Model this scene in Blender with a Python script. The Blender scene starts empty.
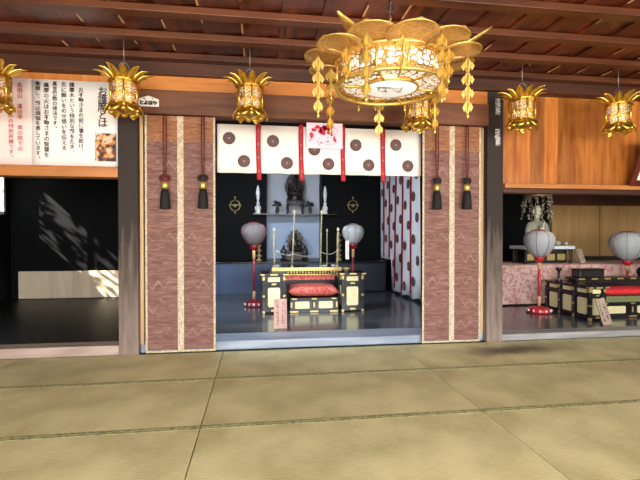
import bpy, bmesh, math, random
from math import sin, cos, pi, radians
from mathutils import Vector, Matrix, Euler

random.seed(7)
C = bpy.context.scene.collection
R_ = radians

# ------------------------------------------------------------------ camera
F = 435.0
CAM = Vector((0, 0, 1.19))
ROT = Euler((R_(90 - 0.66), 0, R_(-8.0))).to_matrix()
cd = bpy.data.cameras.new('camera'); cam = bpy.data.objects.new('camera', cd); C.objects.link(cam)
cam.location = CAM; cam.rotation_euler = ROT.to_euler(); cd.sensor_width = 36; cd.lens = 36 * F / 640
cd.clip_start = 0.05
bpy.context.scene.camera = cam


def ray(px, py):
    return ROT @ Vector(((px - 320) / F, (240 - py) / F, -1))


def at(px, py, Y):
    d = ray(px, py); return CAM + d * (Y / d.y)


def xz(px, py, Y):
    p = at(px, py, Y); return p.x, p.z


# ------------------------------------------------------------------ materials
def nt(name):
    m = bpy.data.materials.new(name); m.use_nodes = True
    t = m.node_tree; b = t.nodes['Principled BSDF']
    return m, t, b


def N(t, kind, **kw):
    n = t.nodes.new(kind)
    for k, v in kw.items():
        if k.startswith('i_'):
            n.inputs[k[2:].replace('_', ' ')].default_value = v
        else:
            setattr(n, k, v)
    return n


def L(t, a, b): t.links.new(a, b)


def rgb(r, g, b):
    f = lambda c: ((c / 255) / 12.92 if c / 255 <= .04045 else ((c / 255 + .055) / 1.055) ** 2.4)
    return (f(r), f(g), f(b), 1)


def ramp(t, fac, stops):
    n = N(t, 'ShaderNodeValToRGB'); e = n.color_ramp.elements
    while len(e) < len(stops): e.new(.5)
    for k, (p, c) in zip(e, stops): k.position = p; k.color = c
    L(t, fac, n.inputs['Fac']); return n.outputs['Color']


def coords(t, scale=(1, 1, 1)):
    tc = N(t, 'ShaderNodeTexCoord'); mp = N(t, 'ShaderNodeMapping'); mp.inputs['Scale'].default_value = scale
    L(t, tc.outputs['Object'], mp.inputs['Vector']); return mp.outputs['Vector']


def bump(t, b, h, s=.2, d=.01):
    n = N(t, 'ShaderNodeBump'); n.inputs['Strength'].default_value = s; n.inputs['Distance'].default_value = d
    L(t, h, n.inputs['Height']); L(t, n.outputs['Normal'], b.inputs['Normal'])


def plain(name, c, rough=.6, metal=0, noise=.12, scale=20, spec=.5, bmp=0):
    m, t, b = nt(name)
    v = coords(t); n = N(t, 'ShaderNodeTexNoise'); n.inputs['Scale'].default_value = scale; n.inputs['Detail'].default_value = 3
    L(t, v, n.inputs['Vector'])
    lo = tuple(x * (1 - noise) for x in c[:3]) + (1,); hi = tuple(min(1, x * (1 + noise)) for x in c[:3]) + (1,)
    L(t, ramp(t, n.outputs['Fac'], [(.3, lo), (.7, hi)]), b.inputs['Base Color'])
    b.inputs['Roughness'].default_value = rough; b.inputs['Metallic'].default_value = metal
    b.inputs['Specular IOR Level'].default_value = spec
    if bmp: bump(t, b, n.outputs['Fac'], bmp)
    return m


def wood(name, c1, c2, axis='X', scale=9, rough=.5, spec=.4, plank=0, paxis='X', var=.35, bmp=.15):
    """grain stretched along axis; plank > 0 gives each board of that width its own tone, with a dark seam"""
    m, t, b = nt(name)
    s = {'X': (.12, 1, 1), 'Y': (1, .12, 1), 'Z': (1, 1, .12)}[axis]
    v = coords(t, s); n = N(t, 'ShaderNodeTexNoise')
    n.inputs['Scale'].default_value = scale; n.inputs['Detail'].default_value = 5; n.inputs['Distortion'].default_value = .6
    L(t, v, n.inputs['Vector'])
    col = ramp(t, n.outputs['Fac'], [(.3, c1), (.72, c2)])
    if plank:
        v0 = coords(t); sx = N(t, 'ShaderNodeSeparateXYZ'); L(t, v0, sx.inputs[0])
        dv = N(t, 'ShaderNodeMath', operation='DIVIDE'); dv.inputs[1].default_value = plank; L(t, sx.outputs[paxis], dv.inputs[0])
        fl = N(t, 'ShaderNodeMath', operation='FLOOR'); L(t, dv.outputs[0], fl.inputs[0])
        wn = N(t, 'ShaderNodeTexWhiteNoise', noise_dimensions='1D'); L(t, fl.outputs[0], wn.inputs['W'])
        mr = N(t, 'ShaderNodeMapRange'); mr.inputs['To Min'].default_value = 1 - var; mr.inputs['To Max'].default_value = 1 + var * .4
        L(t, wn.outputs['Value'], mr.inputs['Value'])
        fr = N(t, 'ShaderNodeMath', operation='FRACT'); L(t, dv.outputs[0], fr.inputs[0])
        gt = N(t, 'ShaderNodeMath', operation='GREATER_THAN'); gt.inputs[1].default_value = .02; L(t, fr.outputs[0], gt.inputs[0])
        ad = N(t, 'ShaderNodeMath', operation='MULTIPLY_ADD'); ad.inputs[1].default_value = .5; ad.inputs[2].default_value = .5
        L(t, gt.outputs[0], ad.inputs[0])
        ml = N(t, 'ShaderNodeMath', operation='MULTIPLY'); L(t, mr.outputs[0], ml.inputs[0]); L(t, ad.outputs[0], ml.inputs[1])
        mx = N(t, 'ShaderNodeVectorMath', operation='SCALE'); L(t, col, mx.inputs[0]); L(t, ml.outputs[0], mx.inputs['Scale'])
        col = mx.outputs[0]
    L(t, col, b.inputs['Base Color']); b.inputs['Roughness'].default_value = rough; b.inputs['Specular IOR Level'].default_value = spec
    if bmp: bump(t, b, n.outputs['Fac'], bmp, .005)
    return m


def glow(name, c, s, base=None):
    m, t, b = nt(name)
    b.inputs['Base Color'].default_value = base or c; b.inputs['Emission Color'].default_value = c; b.inputs['Emission Strength'].default_value = s
    return m


def weathered(name, top, low, z0, z1):
    """dark old wood worn to bare grey towards the foot, broken up by grain"""
    m, t, b = nt(name)
    v = coords(t, (1, 1, .1)); n = N(t, 'ShaderNodeTexNoise'); n.inputs['Scale'].default_value = 22; n.inputs['Detail'].default_value = 6
    L(t, v, n.inputs['Vector'])
    sx = N(t, 'ShaderNodeSeparateXYZ'); L(t, coords(t), sx.inputs[0])
    mr = N(t, 'ShaderNodeMapRange'); mr.inputs['From Min'].default_value = z1; mr.inputs['From Max'].default_value = z0
    L(t, sx.outputs['Z'], mr.inputs['Value'])
    ad = N(t, 'ShaderNodeMath', operation='MULTIPLY_ADD'); ad.inputs[1].default_value = .9; L(t, n.outputs['Fac'], ad.inputs[0])
    sb = N(t, 'ShaderNodeMath', operation='SUBTRACT'); sb.inputs[1].default_value = .62; L(t, mr.outputs[0], sb.inputs[0]); L(t, sb.outputs[0], ad.inputs[2])
    L(t, ramp(t, ad.outputs[0], [(.1, top), (.75, low)]), b.inputs['Base Color']); b.inputs['Roughness'].default_value = .7
    bump(t, b, n.outputs['Fac'], .25, .006)
    return m


def filigree(name, c, scale, cut=.06):
    """pierced metal sheet: openings are really open"""
    m, t, b = nt(name)
    v = coords(t); vo = N(t, 'ShaderNodeTexVoronoi', feature='DISTANCE_TO_EDGE'); vo.inputs['Scale'].default_value = scale
    n = N(t, 'ShaderNodeTexNoise'); n.inputs['Scale'].default_value = scale * .7
    L(t, v, n.inputs['Vector'])
    mx = N(t, 'ShaderNodeVectorMath', operation='MULTIPLY_ADD'); mx.inputs[1].default_value = (.6 / scale,) * 3
    L(t, n.outputs['Color'], mx.inputs[0]); L(t, v, mx.inputs[2]); L(t, mx.outputs[0], vo.inputs['Vector'])
    lt = N(t, 'ShaderNodeMath', operation='LESS_THAN'); lt.inputs[1].default_value = cut; L(t, vo.outputs['Distance'], lt.inputs[0])
    L(t, lt.outputs[0], b.inputs['Alpha'])
    b.inputs['Base Color'].default_value = c; b.inputs['Metallic'].default_value = .9; b.inputs['Roughness'].default_value = .35
    return m


def brocade(name, c1, c2, scale=26):
    m, t, b = nt(name)
    v = coords(t); w = N(t, 'ShaderNodeTexVoronoi', feature='SMOOTH_F1'); w.inputs['Scale'].default_value = scale
    n = N(t, 'ShaderNodeTexNoise'); n.inputs['Scale'].default_value = scale * .8; n.inputs['Distortion'].default_value = 2.5
    L(t, v, w.inputs['Vector']); L(t, v, n.inputs['Vector'])
    ad = N(t, 'ShaderNodeMath', operation='MULTIPLY_ADD'); ad.inputs[1].default_value = .6; L(t, w.outputs['Distance'], ad.inputs[0]); L(t, n.outputs['Fac'], ad.inputs[2])
    L(t, ramp(t, ad.outputs[0], [(.62, c1), (.84, c2)]), b.inputs['Base Color']); b.inputs['Roughness'].default_value = .7
    return m


def tatami(name, c1, c2, blotch=None):
    m, t, b = nt(name)
    v = coords(t); n = N(t, 'ShaderNodeTexNoise'); n.inputs['Scale'].default_value = 3; n.inputs['Detail'].default_value = 4
    L(t, v, n.inputs['Vector'])
    w = N(t, 'ShaderNodeTexWave', bands_direction='Y'); w.inputs['Scale'].default_value = 22; w.inputs['Distortion'].default_value = 1.2; w.inputs['Detail'].default_value = 1
    w.inputs['Detail Scale'].default_value = .6
    L(t, v, w.inputs['Vector'])
    f = N(t, 'ShaderNodeTexNoise'); f.inputs['Scale'].default_value = 90
    v2 = coords(t, (.2, 1, 1)); L(t, v2, f.inputs['Vector'])
    a = N(t, 'ShaderNodeMath', operation='MULTIPLY_ADD'); a.inputs[1].default_value = .22; L(t, w.outputs['Fac'], a.inputs[0]); L(t, n.outputs['Fac'], a.inputs[2])
    a2 = N(t, 'ShaderNodeMath', operation='MULTIPLY_ADD'); a2.inputs[1].default_value = .35; L(t, f.outputs['Fac'], a2.inputs[0]); L(t, a.outputs[0], a2.inputs[2])
    col = ramp(t, a2.outputs[0], [(.5, c1), (1.0, c2)])
    if blotch:  # blends a darker ragged oval into the weave colour
        x, y, rx, ry, sc = blotch
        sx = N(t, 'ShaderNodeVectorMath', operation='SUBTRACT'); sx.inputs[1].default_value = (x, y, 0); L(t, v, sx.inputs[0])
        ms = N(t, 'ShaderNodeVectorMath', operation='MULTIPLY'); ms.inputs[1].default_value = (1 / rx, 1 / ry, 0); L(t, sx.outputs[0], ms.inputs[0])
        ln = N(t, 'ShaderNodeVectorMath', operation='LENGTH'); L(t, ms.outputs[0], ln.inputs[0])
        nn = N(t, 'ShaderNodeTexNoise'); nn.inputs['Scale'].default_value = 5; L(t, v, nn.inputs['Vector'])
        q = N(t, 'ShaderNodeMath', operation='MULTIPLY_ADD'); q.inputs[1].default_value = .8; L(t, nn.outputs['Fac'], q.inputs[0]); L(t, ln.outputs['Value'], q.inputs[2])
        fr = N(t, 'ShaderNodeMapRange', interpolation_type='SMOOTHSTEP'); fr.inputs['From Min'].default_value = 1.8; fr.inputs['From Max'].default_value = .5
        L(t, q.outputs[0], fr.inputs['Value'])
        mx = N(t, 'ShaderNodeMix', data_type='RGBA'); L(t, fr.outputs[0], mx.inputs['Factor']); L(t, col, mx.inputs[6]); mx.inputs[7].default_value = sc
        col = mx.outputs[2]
    L(t, col, b.inputs['Base Color']); b.inputs['Roughness'].default_value = .55; b.inputs['Specular IOR Level'].default_value = .35
    bump(t, b, w.outputs['Fac'], .12, .003)
    return m


def blind_mat(name, c1, c2, c3):
    m, t, b = nt(name)
    v = coords(t); w = N(t, 'ShaderNodeTexWave', bands_direction='Z'); w.inputs['Scale'].default_value = 26; w.inputs['Distortion'].default_value = .4
    L(t, v, w.inputs['Vector'])
    n = N(t, 'ShaderNodeTexNoise'); n.inputs['Scale'].default_value = 4; n.inputs['Detail'].default_value = 6; n.inputs['Distortion'].default_value = 1.2
    v2 = coords(t, (1.6, 1, 14)); L(t, v2, n.inputs['Vector'])
    # faint zigzag of paler threads
    a = N(t, 'ShaderNodeMath', operation='MULTIPLY_ADD'); a.inputs[1].default_value = .22; L(t, w.outputs['Fac'], a.inputs[0]); L(t, n.outputs['Fac'], a.inputs[2])
    col = ramp(t, a.outputs[0], [(.38, c1), (.62, c2), (.86, c3)])
    sx = N(t, 'ShaderNodeSeparateXYZ'); L(t, v, sx.inputs[0])
    pp = N(t, 'ShaderNodeMath', operation='PINGPONG'); pp.inputs[1].default_value = .055; L(t, sx.outputs['X'], pp.inputs[0])
    zz = N(t, 'ShaderNodeMath', operation='MULTIPLY_ADD'); zz.inputs[1].default_value = 1.5; L(t, pp.outputs[0], zz.inputs[0]); L(t, sx.outputs['Z'], zz.inputs[2])
    md = N(t, 'ShaderNodeMath', operation='PINGPONG'); md.inputs[1].default_value = .12; L(t, zz.outputs[0], md.inputs[0])
    lt = N(t, 'ShaderNodeMath', operation='LESS_THAN'); lt.inputs[1].default_value = .012; L(t, md.outputs[0], lt.inputs[0])
    n2 = N(t, 'ShaderNodeTexNoise'); n2.inputs['Scale'].default_value = 3; L(t, v, n2.inputs['Vector'])
    mk = N(t, 'ShaderNodeMapRange'); mk.inputs['From Min'].default_value = .45; mk.inputs['From Max'].default_value = .7; mk.inputs['To Max'].default_value = .34; L(t, n2.outputs['Fac'], mk.inputs['Value'])
    ml = N(t, 'ShaderNodeMath', operation='MULTIPLY'); L(t, lt.outputs[0], ml.inputs[0]); L(t, mk.outputs[0], ml.inputs[1])
    mx = N(t, 'ShaderNodeMix', data_type='RGBA'); L(t, ml.outputs[0], mx.inputs['Factor']); L(t, col, mx.inputs[6]); mx.inputs[7].default_value = rgb(206, 176, 160)
    L(t, mx.outputs[2], b.inputs['Base Color']); b.inputs['Roughness'].default_value = .65
    bump(t, b, w.outputs['Fac'], .3, .004)
    return m


M = {}
M['ceil'] = wood('ceiling_wood', rgb(36, 12, 5), rgb(124, 52, 20), 'Y', 15, .32, .5, .32, 'X', .45)
M['seam'] = plain('lap_glint', rgb(205, 165, 120), .4)  # glints of light on the ceiling laps, painted as a pale colour
M['beam'] = wood('beam_wood', rgb(62, 30, 15), rgb(104, 58, 33), 'X', 8, .4)
M['plate'] = wood('plate_wood', rgb(48, 23, 12), rgb(84, 45, 26), 'X', 8, .5)
M['kamoi'] = wood('lintel_wood', rgb(84, 46, 27), rgb(126, 78, 49), 'X', 9, .5)
M['light_board'] = wood('honey_board', rgb(176, 104, 46), rgb(214, 140, 72), 'X', 9, .4)
M['boards'] = wood('honey_planks', rgb(150, 80, 28), rgb(204, 126, 54), 'Z', 14, .35, .5, .17, 'X', .4)
M['board_left'] = wood('honey_panel', rgb(172, 98, 40), rgb(206, 132, 66), 'Z', 10, .4)
M['ledge'] = wood('ledge_wood', rgb(150, 92, 46), rgb(188, 122, 66), 'X', 9, .4)
M['post'] = weathered('worn_post', rgb(36, 20, 13), rgb(134, 116, 106), -.3, 1.9)
M['slim'] = wood('slim_frame_wood', rgb(184, 140, 92), rgb(222, 186, 140), 'Z', 9, .5)
M['sill_pale'] = wood('pale_sill', rgb(140, 118, 108), rgb(190, 168, 156), 'X', 10, .45)
M['sill_grey'] = wood('grey_sill', rgb(116, 114, 114), rgb(168, 166, 166), 'X', 12, .4)
M['sill_blue'] = wood('blue_grey_step', rgb(122, 132, 148), rgb(166, 176, 192), 'X', 9, .4)
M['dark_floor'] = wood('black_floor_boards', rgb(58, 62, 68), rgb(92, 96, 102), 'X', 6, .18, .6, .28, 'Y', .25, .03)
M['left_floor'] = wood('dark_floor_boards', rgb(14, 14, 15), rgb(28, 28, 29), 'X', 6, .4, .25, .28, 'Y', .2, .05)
M['black'] = plain('black_lacquer', rgb(22, 22, 26), .25)
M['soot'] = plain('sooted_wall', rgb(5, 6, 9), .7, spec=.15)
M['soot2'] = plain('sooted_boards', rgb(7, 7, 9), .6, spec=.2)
M['navy'] = plain('navy_lacquer', rgb(30, 36, 48), .4)
M['counter'] = wood('blue_grey_panelling', rgb(54, 72, 104), rgb(76, 98, 134), 'Z', 6, .4, .4, .34, 'X', .25)
M['white_wall'] = plain('pale_plaster', rgb(186, 192, 204), .8, noise=.04, scale=3)
M['blue_wall'] = plain('bluish_plaster', rgb(168, 186, 214), .8, noise=.04, scale=3)
M['tan_wall'] = wood('tan_panelling', rgb(150, 116, 70), rgb(180, 142, 92), 'Z', 6, .6)
M['beige'] = wood('beige_panel', rgb(206, 184, 154), rgb(232, 214, 186), 'Z', 5, .6)
M['hall_wall'] = plain('hall_plaster', rgb(206, 196, 178), .8, noise=.05, scale=3)
M['gold'] = plain('gilt_brass', rgb(222, 180, 82), .3, .95, .2, 40)
M['gold_soft'] = plain('pale_gilt', rgb(226, 190, 104), .35, .8, .2, 60)
M['gold_leaf'] = plain('gold_leaf_panel', rgb(226, 216, 168), .4, .1, .1, 30)
M['gold_dim'] = plain('dim_gilt', rgb(188, 166, 108), .42, .7, .2, 60)
M['brass_mesh'] = plain('gauzy_brass_petal', rgb(194, 150, 88), .5, .45, .25, 60)
M['fil'] = filigree('pierced_brass', rgb(214, 170, 80), 46, .15)
M['fil_big'] = filigree('pierced_gilt_drum', rgb(206, 160, 76), 26, .09)
M['fil_lantern_lit'] = glow('lit_paper', (1, .86, .66, 1), .45)
M['lit_white'] = glow('lit_white_glass', (1, .95, .88, 1), .5)
M['lit_dim'] = glow('dim_lit_paper', (1, .88, .72, 1), .5)
M['bulb'] = glow('warm_bulb', (1, .62, .22, 1), 25)
M['lit_plate'] = glow('lit_white_plate', (1, .97, .93, 1), .45)
M['plate_white'] = plain('white_plate', rgb(236, 232, 226), .4, noise=.03)
M['ink'] = plain('ink', rgb(28, 24, 24), .8, noise=0)
M['ink_grey'] = plain('grey_ink', rgb(96, 92, 100), .8, noise=0)
M['ink_pink'] = plain('faded_red_ink', rgb(190, 76, 92), .8, noise=0)
M['ink_red'] = plain('crimson_ink', rgb(196, 24, 58), .7, noise=0)
M['ink_brown'] = plain('brown_ink', rgb(34, 20, 20), .8, noise=0)
M['paper'] = plain('white_paper', rgb(236, 228, 224), .7, noise=.02, scale=2)
M['paper_pink'] = plain('pinkish_paper', rgb(236, 212, 206), .7, noise=.02, scale=2)
M['pink_sheet'] = plain('pink_sheet', rgb(240, 208, 224), .7, noise=.02)
M['cloth'] = plain('white_cloth', rgb(236, 228, 220), .85, noise=.02, scale=3)
M['cloth_side'] = plain('white_side_cloth', rgb(226, 228, 236), .85, noise=.02, scale=3)
M['crest'] = plain('dark_crest', rgb(82, 56, 57), .8, noise=.1)
M['crest_line'] = plain('crest_line', rgb(150, 118, 112), .8, noise=0)
M['ribbon'] = plain('red_ribbon', rgb(172, 20, 32), .6, noise=.15)
M['blind'] = blind_mat('bamboo_blind', rgb(86, 52, 44), rgb(118, 78, 68), rgb(152, 112, 102))
M['valance'] = blind_mat('blind_valance', rgb(108, 62, 36), rgb(142, 90, 56), rgb(166, 112, 74))
M['trim_white'] = brocade('pale_brocade_strip', rgb(160, 140, 112), rgb(202, 188, 162), 60)
M['cord'] = plain('maroon_cord', rgb(92, 22, 30), .7)
M['tassel'] = plain('black_tassel', rgb(20, 13, 13), .8)
M['red_lacquer'] = plain('red_lacquer', rgb(176, 36, 46), .35)
M['red_dull'] = plain('dull_red_lacquer', rgb(128, 24, 34), .4)
M['globe'] = plain('pale_silk_globe', rgb(156, 160, 164), .7, noise=.03)
M['globe_dim'] = plain('grey_silk_globe', rgb(104, 100, 100), .7, noise=.04)
M['rib'] = plain('globe_rib', rgb(120, 110, 112), .6)
M['rib_red'] = plain('maroon_globe_rib', rgb(130, 60, 68), .6)
M['cushion'] = brocade('red_brocade', rgb(158, 24, 32), rgb(208, 116, 100), 40)
M['cushion2'] = plain('scarlet_cloth', rgb(206, 36, 46), .7, noise=.2, scale=30)
M['pink_brocade'] = brocade('pink_brocade', rgb(176, 116, 114), rgb(204, 174, 164), 16)
M['green'] = plain('green_mat_edge', rgb(112, 116, 76), .7)
M['plaque'] = wood('pinkish_plaque', rgb(176, 140, 130), rgb(206, 172, 162), 'Z', 9, .6)
M['plaque_old'] = wood('old_plaque', rgb(150, 128, 114), rgb(188, 166, 150), 'Z', 9, .6)
M['stone'] = plain('pale_green_statue', rgb(136, 134, 116), .6, noise=.15, scale=9)
M['skin_stone'] = plain('pale_statue_face', rgb(206, 200, 178), .6, noise=.05)
M['bronze'] = plain('dark_bronze', rgb(34, 26, 24), .4, .3)
M['porcelain'] = plain('white_porcelain', rgb(226, 228, 226), .25, noise=.03)
M['celadon'] = plain('celadon_dish', rgb(186, 214, 206), .3, noise=.03)
M['white_cloth_stand'] = plain('bluish_white_cloth', rgb(206, 212, 222), .8, noise=.03)
M['glass_bead'] = plain('grey_glass_bead', rgb(150, 140, 124), .2, .3, .6, 30)
M['fruit'] = plain('grey_green_fruit', rgb(160, 164, 140), .5)
M['rope'] = plain('pale_rope', rgb(170, 172, 168), .8)
M['pole_gilt'] = brocade('mottled_gilt_pole', rgb(96, 88, 60), rgb(196, 186, 146), 50)
M['iron'] = plain('grey_iron', rgb(120, 116, 112), .4, .7)
M['heri'] = brocade('olive_border', rgb(104, 106, 62), rgb(160, 154, 108), 40)
M['mat_end'] = plain('straw_edge', rgb(150, 134, 92), .8)
M['frame_dark'] = wood('dark_red_frame', rgb(64, 22, 14), rgb(96, 38, 24), 'Z', 8, .35)
M['earth'] = plain('garden_earth', rgb(150, 140, 120), .9, noise=.2, scale=2)
M['leaf'] = plain('green_leaf', rgb(62, 92, 40), .6)
M['bark'] = plain('bark', rgb(80, 62, 48), .9)
M['glass_white'] = plain('shoji_frame', rgb(220, 222, 220), .6)
g, t_, b_ = nt('window_glass'); b_.inputs['Roughness'].default_value = .02; tr_ = N(t_, 'ShaderNodeBsdfTransparent'); mx_ = N(t_, 'ShaderNodeMixShader'); mx_.inputs[0].default_value = .08
L(t_, tr_.outputs[0], mx_.inputs[1]); L(t_, b_.outputs[0], mx_.inputs[2]); L(t_, mx_.outputs[0], t_.nodes['Material Output'].inputs['Surface']); M['glass'] = g


def photo_mat():
    m, t, b = nt('printed_photo'); v = coords(t); n = N(t, 'ShaderNodeTexNoise'); n.inputs['Scale'].default_value = 9; n.inputs['Detail'].default_value = 4
    L(t, v, n.inputs['Vector'])
    L(t, ramp(t, n.outputs['Fac'], [(.42, rgb(40, 24, 28)), (.5, rgb(96, 48, 44)), (.55, rgb(222, 150, 66)), (.6, rgb(226, 196, 176)), (.66, rgb(56, 56, 96))]), b.inputs['Base Color'])
    return m


M['photo'] = photo_mat()


# ------------------------------------------------------------------ mesh builder
class MB:
    def __init__(s): s.bm = bmesh.new(); s.mi = 0

    def _done(s, faces, smooth=False):
        for f in faces: f.material_index = s.mi; f.smooth = smooth

    def quadgrid(s, rows, closed=False, smooth=True):
        vs = [[s.bm.verts.new(p) for p in r] for r in rows]; fs = []
        for a, b in zip(vs, vs[1:]):
            n = len(a)
            for i in range(n if closed else n - 1):
                j = (i + 1) % n
                try: fs.append(s.bm.faces.new((a[i], a[j], b[j], b[i])))
                except ValueError: pass
        s._done(fs, smooth); return vs

    def box(s, x0, x1, y0, y1, z0, z1, b=0.0, mtx=None):
        r = bmesh.ops.create_cube(s.bm, size=1)
        vs = r['verts']
        for v in vs:
            v.co = Vector(((x0 + x1) / 2 + v.co.x * (x1 - x0), (y0 + y1) / 2 + v.co.y * (y1 - y0), (z0 + z1) / 2 + v.co.z * (z1 - z0)))
        if b:
            es = {e for v in vs for e in v.link_edges}
            g_ = bmesh.ops.bevel(s.bm, geom=list(es), offset=b, segments=2, affect='EDGES', profile=.5)
            fs = {f for v in g_['verts'] for f in v.link_faces}; vs = list({v for f in fs for v in f.verts})
        fs = {f for v in vs for f in v.link_faces}
        s._done(fs)
        if mtx is not None:
            for v in vs: v.co = mtx @ v.co
        return s

    def poly(s, pts, d=None):
        """flat polygon; d = extrude vector"""
        vs = [s.bm.verts.new(p) for p in pts]; f = s.bm.faces.new(vs); fs = [f]
        if d is not None:
            r = bmesh.ops.extrude_face_region(s.bm, geom=[f]); nv = [x for x in r['geom'] if isinstance(x, bmesh.types.BMVert)]
            for v in nv: v.co += Vector(d)
            fs = list({f for v in vs + nv for f in v.link_faces})
        s._done(fs); return s

    def lathe(s, prof, c=(0, 0, 0), seg=20, smooth=True, wob=None):
        c = Vector(c); rows = []
        for r, z in prof:
            row = []
            for i in range(seg):
                a = 2 * pi * i / seg; rr = r * (wob(a, z) if wob else 1)
                row.append(c + Vector((rr * cos(a), rr * sin(a), z)))
            rows.append(row)
        vs = s.quadgrid(rows, True, smooth)
        fs = []
        for k in (0, -1):
            if prof[k][0] > 1e-4:
                try: fs.append(s.bm.faces.new(vs[k]))
                except ValueError: pass
        s._done(fs)
        bmesh.ops.remove_doubles(s.bm, verts=[v for r in vs for v in r], dist=1e-5)
        return s

    def tube(s, pts, r, seg=8, closed=False):
        pts = [Vector(p) for p in pts]; rows = []; n = len(pts); up = None
        for i, p in enumerate(pts):
            a = pts[(i - 1) % n] if (closed or i) else p; b = pts[(i + 1) % n] if (closed or i < n - 1) else p
            d = (b - a).normalized()
            if up is None or abs(up.dot(d)) > .98:
                up = Vector((0, 0, 1)) if abs(d.z) < .9 else Vector((1, 0, 0))
            u = d.cross(up).normalized(); w = u.cross(d); up = w
            rr = r[i] if isinstance(r, (list, tuple)) else r
            rows.append([p + u * rr * cos(2 * pi * k / seg) + w * rr * sin(2 * pi * k / seg) for k in range(seg)])
        if closed: rows.append(rows[0])
        vs = s.quadgrid(rows, True)
        if closed: bmesh.ops.remove_doubles(s.bm, verts=[v for q in vs for v in q], dist=1e-5)
        else:
            f = [s.bm.faces.new(vs[0]), s.bm.faces.new(vs[-1])]; s._done(f)
        return s

    def ell(s, c, r, seg=14, mtx=None):
        rr = bmesh.ops.create_uvsphere(s.bm, u_segments=seg, v_segments=max(6, seg // 2 + 2), radius=1)
        for v in rr['verts']:
            v.co = Vector((v.co.x * r[0], v.co.y * r[1], v.co.z * r[2]))
            if mtx: v.co = mtx @ v.co
            v.co += Vector(c)
        s._done({f for v in rr['verts'] for f in v.link_faces}, True); return s

    def build(s, name, mats, parent=None, world=False, remesh=0, keep=False):
        if not isinstance(mats, (list, tuple)): mats = [mats]
        bmesh.ops.recalc_face_normals(s.bm, faces=s.bm.faces)
        if world and parent is not None:
            r = parent
            while r.parent: r = r.parent
            for v in s.bm.verts: v.co -= r.location
        me = bpy.data.meshes.new(name); s.bm.to_mesh(me); s.bm.free()
        for m in mats: me.materials.append(M[m] if isinstance(m, str) else m)
        o = bpy.data.objects.new(name, me); C.objects.link(o)
        if parent: o.parent = parent
        if remesh:
            q = o.modifiers.new('blend', 'REMESH'); q.mode = 'VOXEL'; q.voxel_size = remesh; q.use_smooth_shade = True
            q2 = o.modifiers.new('relax', 'SMOOTH'); q2.iterations = 3; q2.factor = .5
        return o


def tag(o, label=None, cat=None, group=None, kind=None):
    if label: o['label'] = label
    if cat: o['category'] = cat
    if group: o['group'] = group
    if kind: o['kind'] = kind
    return o


def empty(name, loc, label, cat, group=None, rz=0):
    o = bpy.data.objects.new(name, None); C.objects.link(o); o.location = loc; o.rotation_euler = (0, 0, rz)
    o.empty_display_size = .05
    return tag(o, label, cat, group)


def copy_tree(o, parent=None):
    c = o.copy(); C.objects.link(c)
    if parent: c.parent = parent
    for ch in list(o.children): copy_tree(ch, c)
    return c


def dup(root, loc, label, rz=0):
    c = copy_tree(root); c.location = loc; c.rotation_euler = (0, 0, rz); c['label'] = label
    return c


def struct(name, mb, mats): return tag(mb.build(name, mats), kind='structure')


def one(name, mb, mats, label, cat, group=None, loc=None, **kw):
    """a thing that is one mesh, authored in world space"""
    if loc is not None:
        for v in mb.bm.verts: v.co -= Vector(loc)
    o = mb.build(name, mats, **kw)
    if loc is not None: o.location = loc
    return tag(o, label, cat, group)


def glyphs(lines, size, vertical=True, bold=0, pitch=None):
    """lettering mesh in the XZ plane, each line (text, x, z_top, size): vertical columns or a horizontal row"""
    bm = bmesh.new()
    dg = None
    for (txt, x, z, sz) in lines:
        for i, ch in enumerate(txt):
            if ch in ' \u3000': continue
            cu = bpy.data.curves.new('glyph', 'FONT'); cu.body = ch; cu.size = sz; cu.align_x = 'CENTER'; cu.align_y = 'CENTER'
            cu.offset = bold; cu.resolution_u = 2
            ob = bpy.data.objects.new('glyph', cu); C.objects.link(ob)
            bpy.context.view_layer.update(); dg = bpy.context.evaluated_depsgraph_get()
            me = bpy.data.meshes.new_from_object(ob.evaluated_get(dg))
            pt = pitch or sz
            dx, dz = (0, -(i + .5) * pt) if vertical else ((i + .5) * pt, 0)
            if ch in '、。' and vertical: dx += sz * .55; dz += sz * .45
            n0 = len(bm.verts); bm.from_mesh(me); bm.verts.ensure_lookup_table()
            zs = [v.co.y for v in bm.verts[n0:]]; xs = [v.co.x for v in bm.verts[n0:]]
            if not zs: continue
            cy = .0
            for v in bm.verts[n0:]: v.co = Vector((x + dx + v.co.x, 0, z + dz + v.co.y - cy))
            bpy.data.objects.remove(ob); bpy.data.curves.remove(cu); bpy.data.meshes.remove(me)
    m = MB(); m.bm.free(); m.bm = bm
    return m


def strokes(m, x0, x1, z0, z1, y, n, w, seed, horiz=.5):
    """small illegible brush strokes on a plane facing -Y"""
    rr = random.Random(seed)
    for k in range(n):
        x = rr.uniform(x0, x1); z = rr.uniform(z0, z1); l = rr.uniform(.5, 1) * w * 5
        if rr.random() < horiz: m.poly([(x - l / 2, y, z), (x + l / 2, y, z + w * .3), (x + l / 2, y, z + w), (x - l / 2, y, z + w * .8)])
        else: m.poly([(x, y, z - l / 2), (x + w, y, z - l / 2), (x + w * .9, y, z + l / 2), (x, y, z + l / 2)])
    return m


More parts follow.
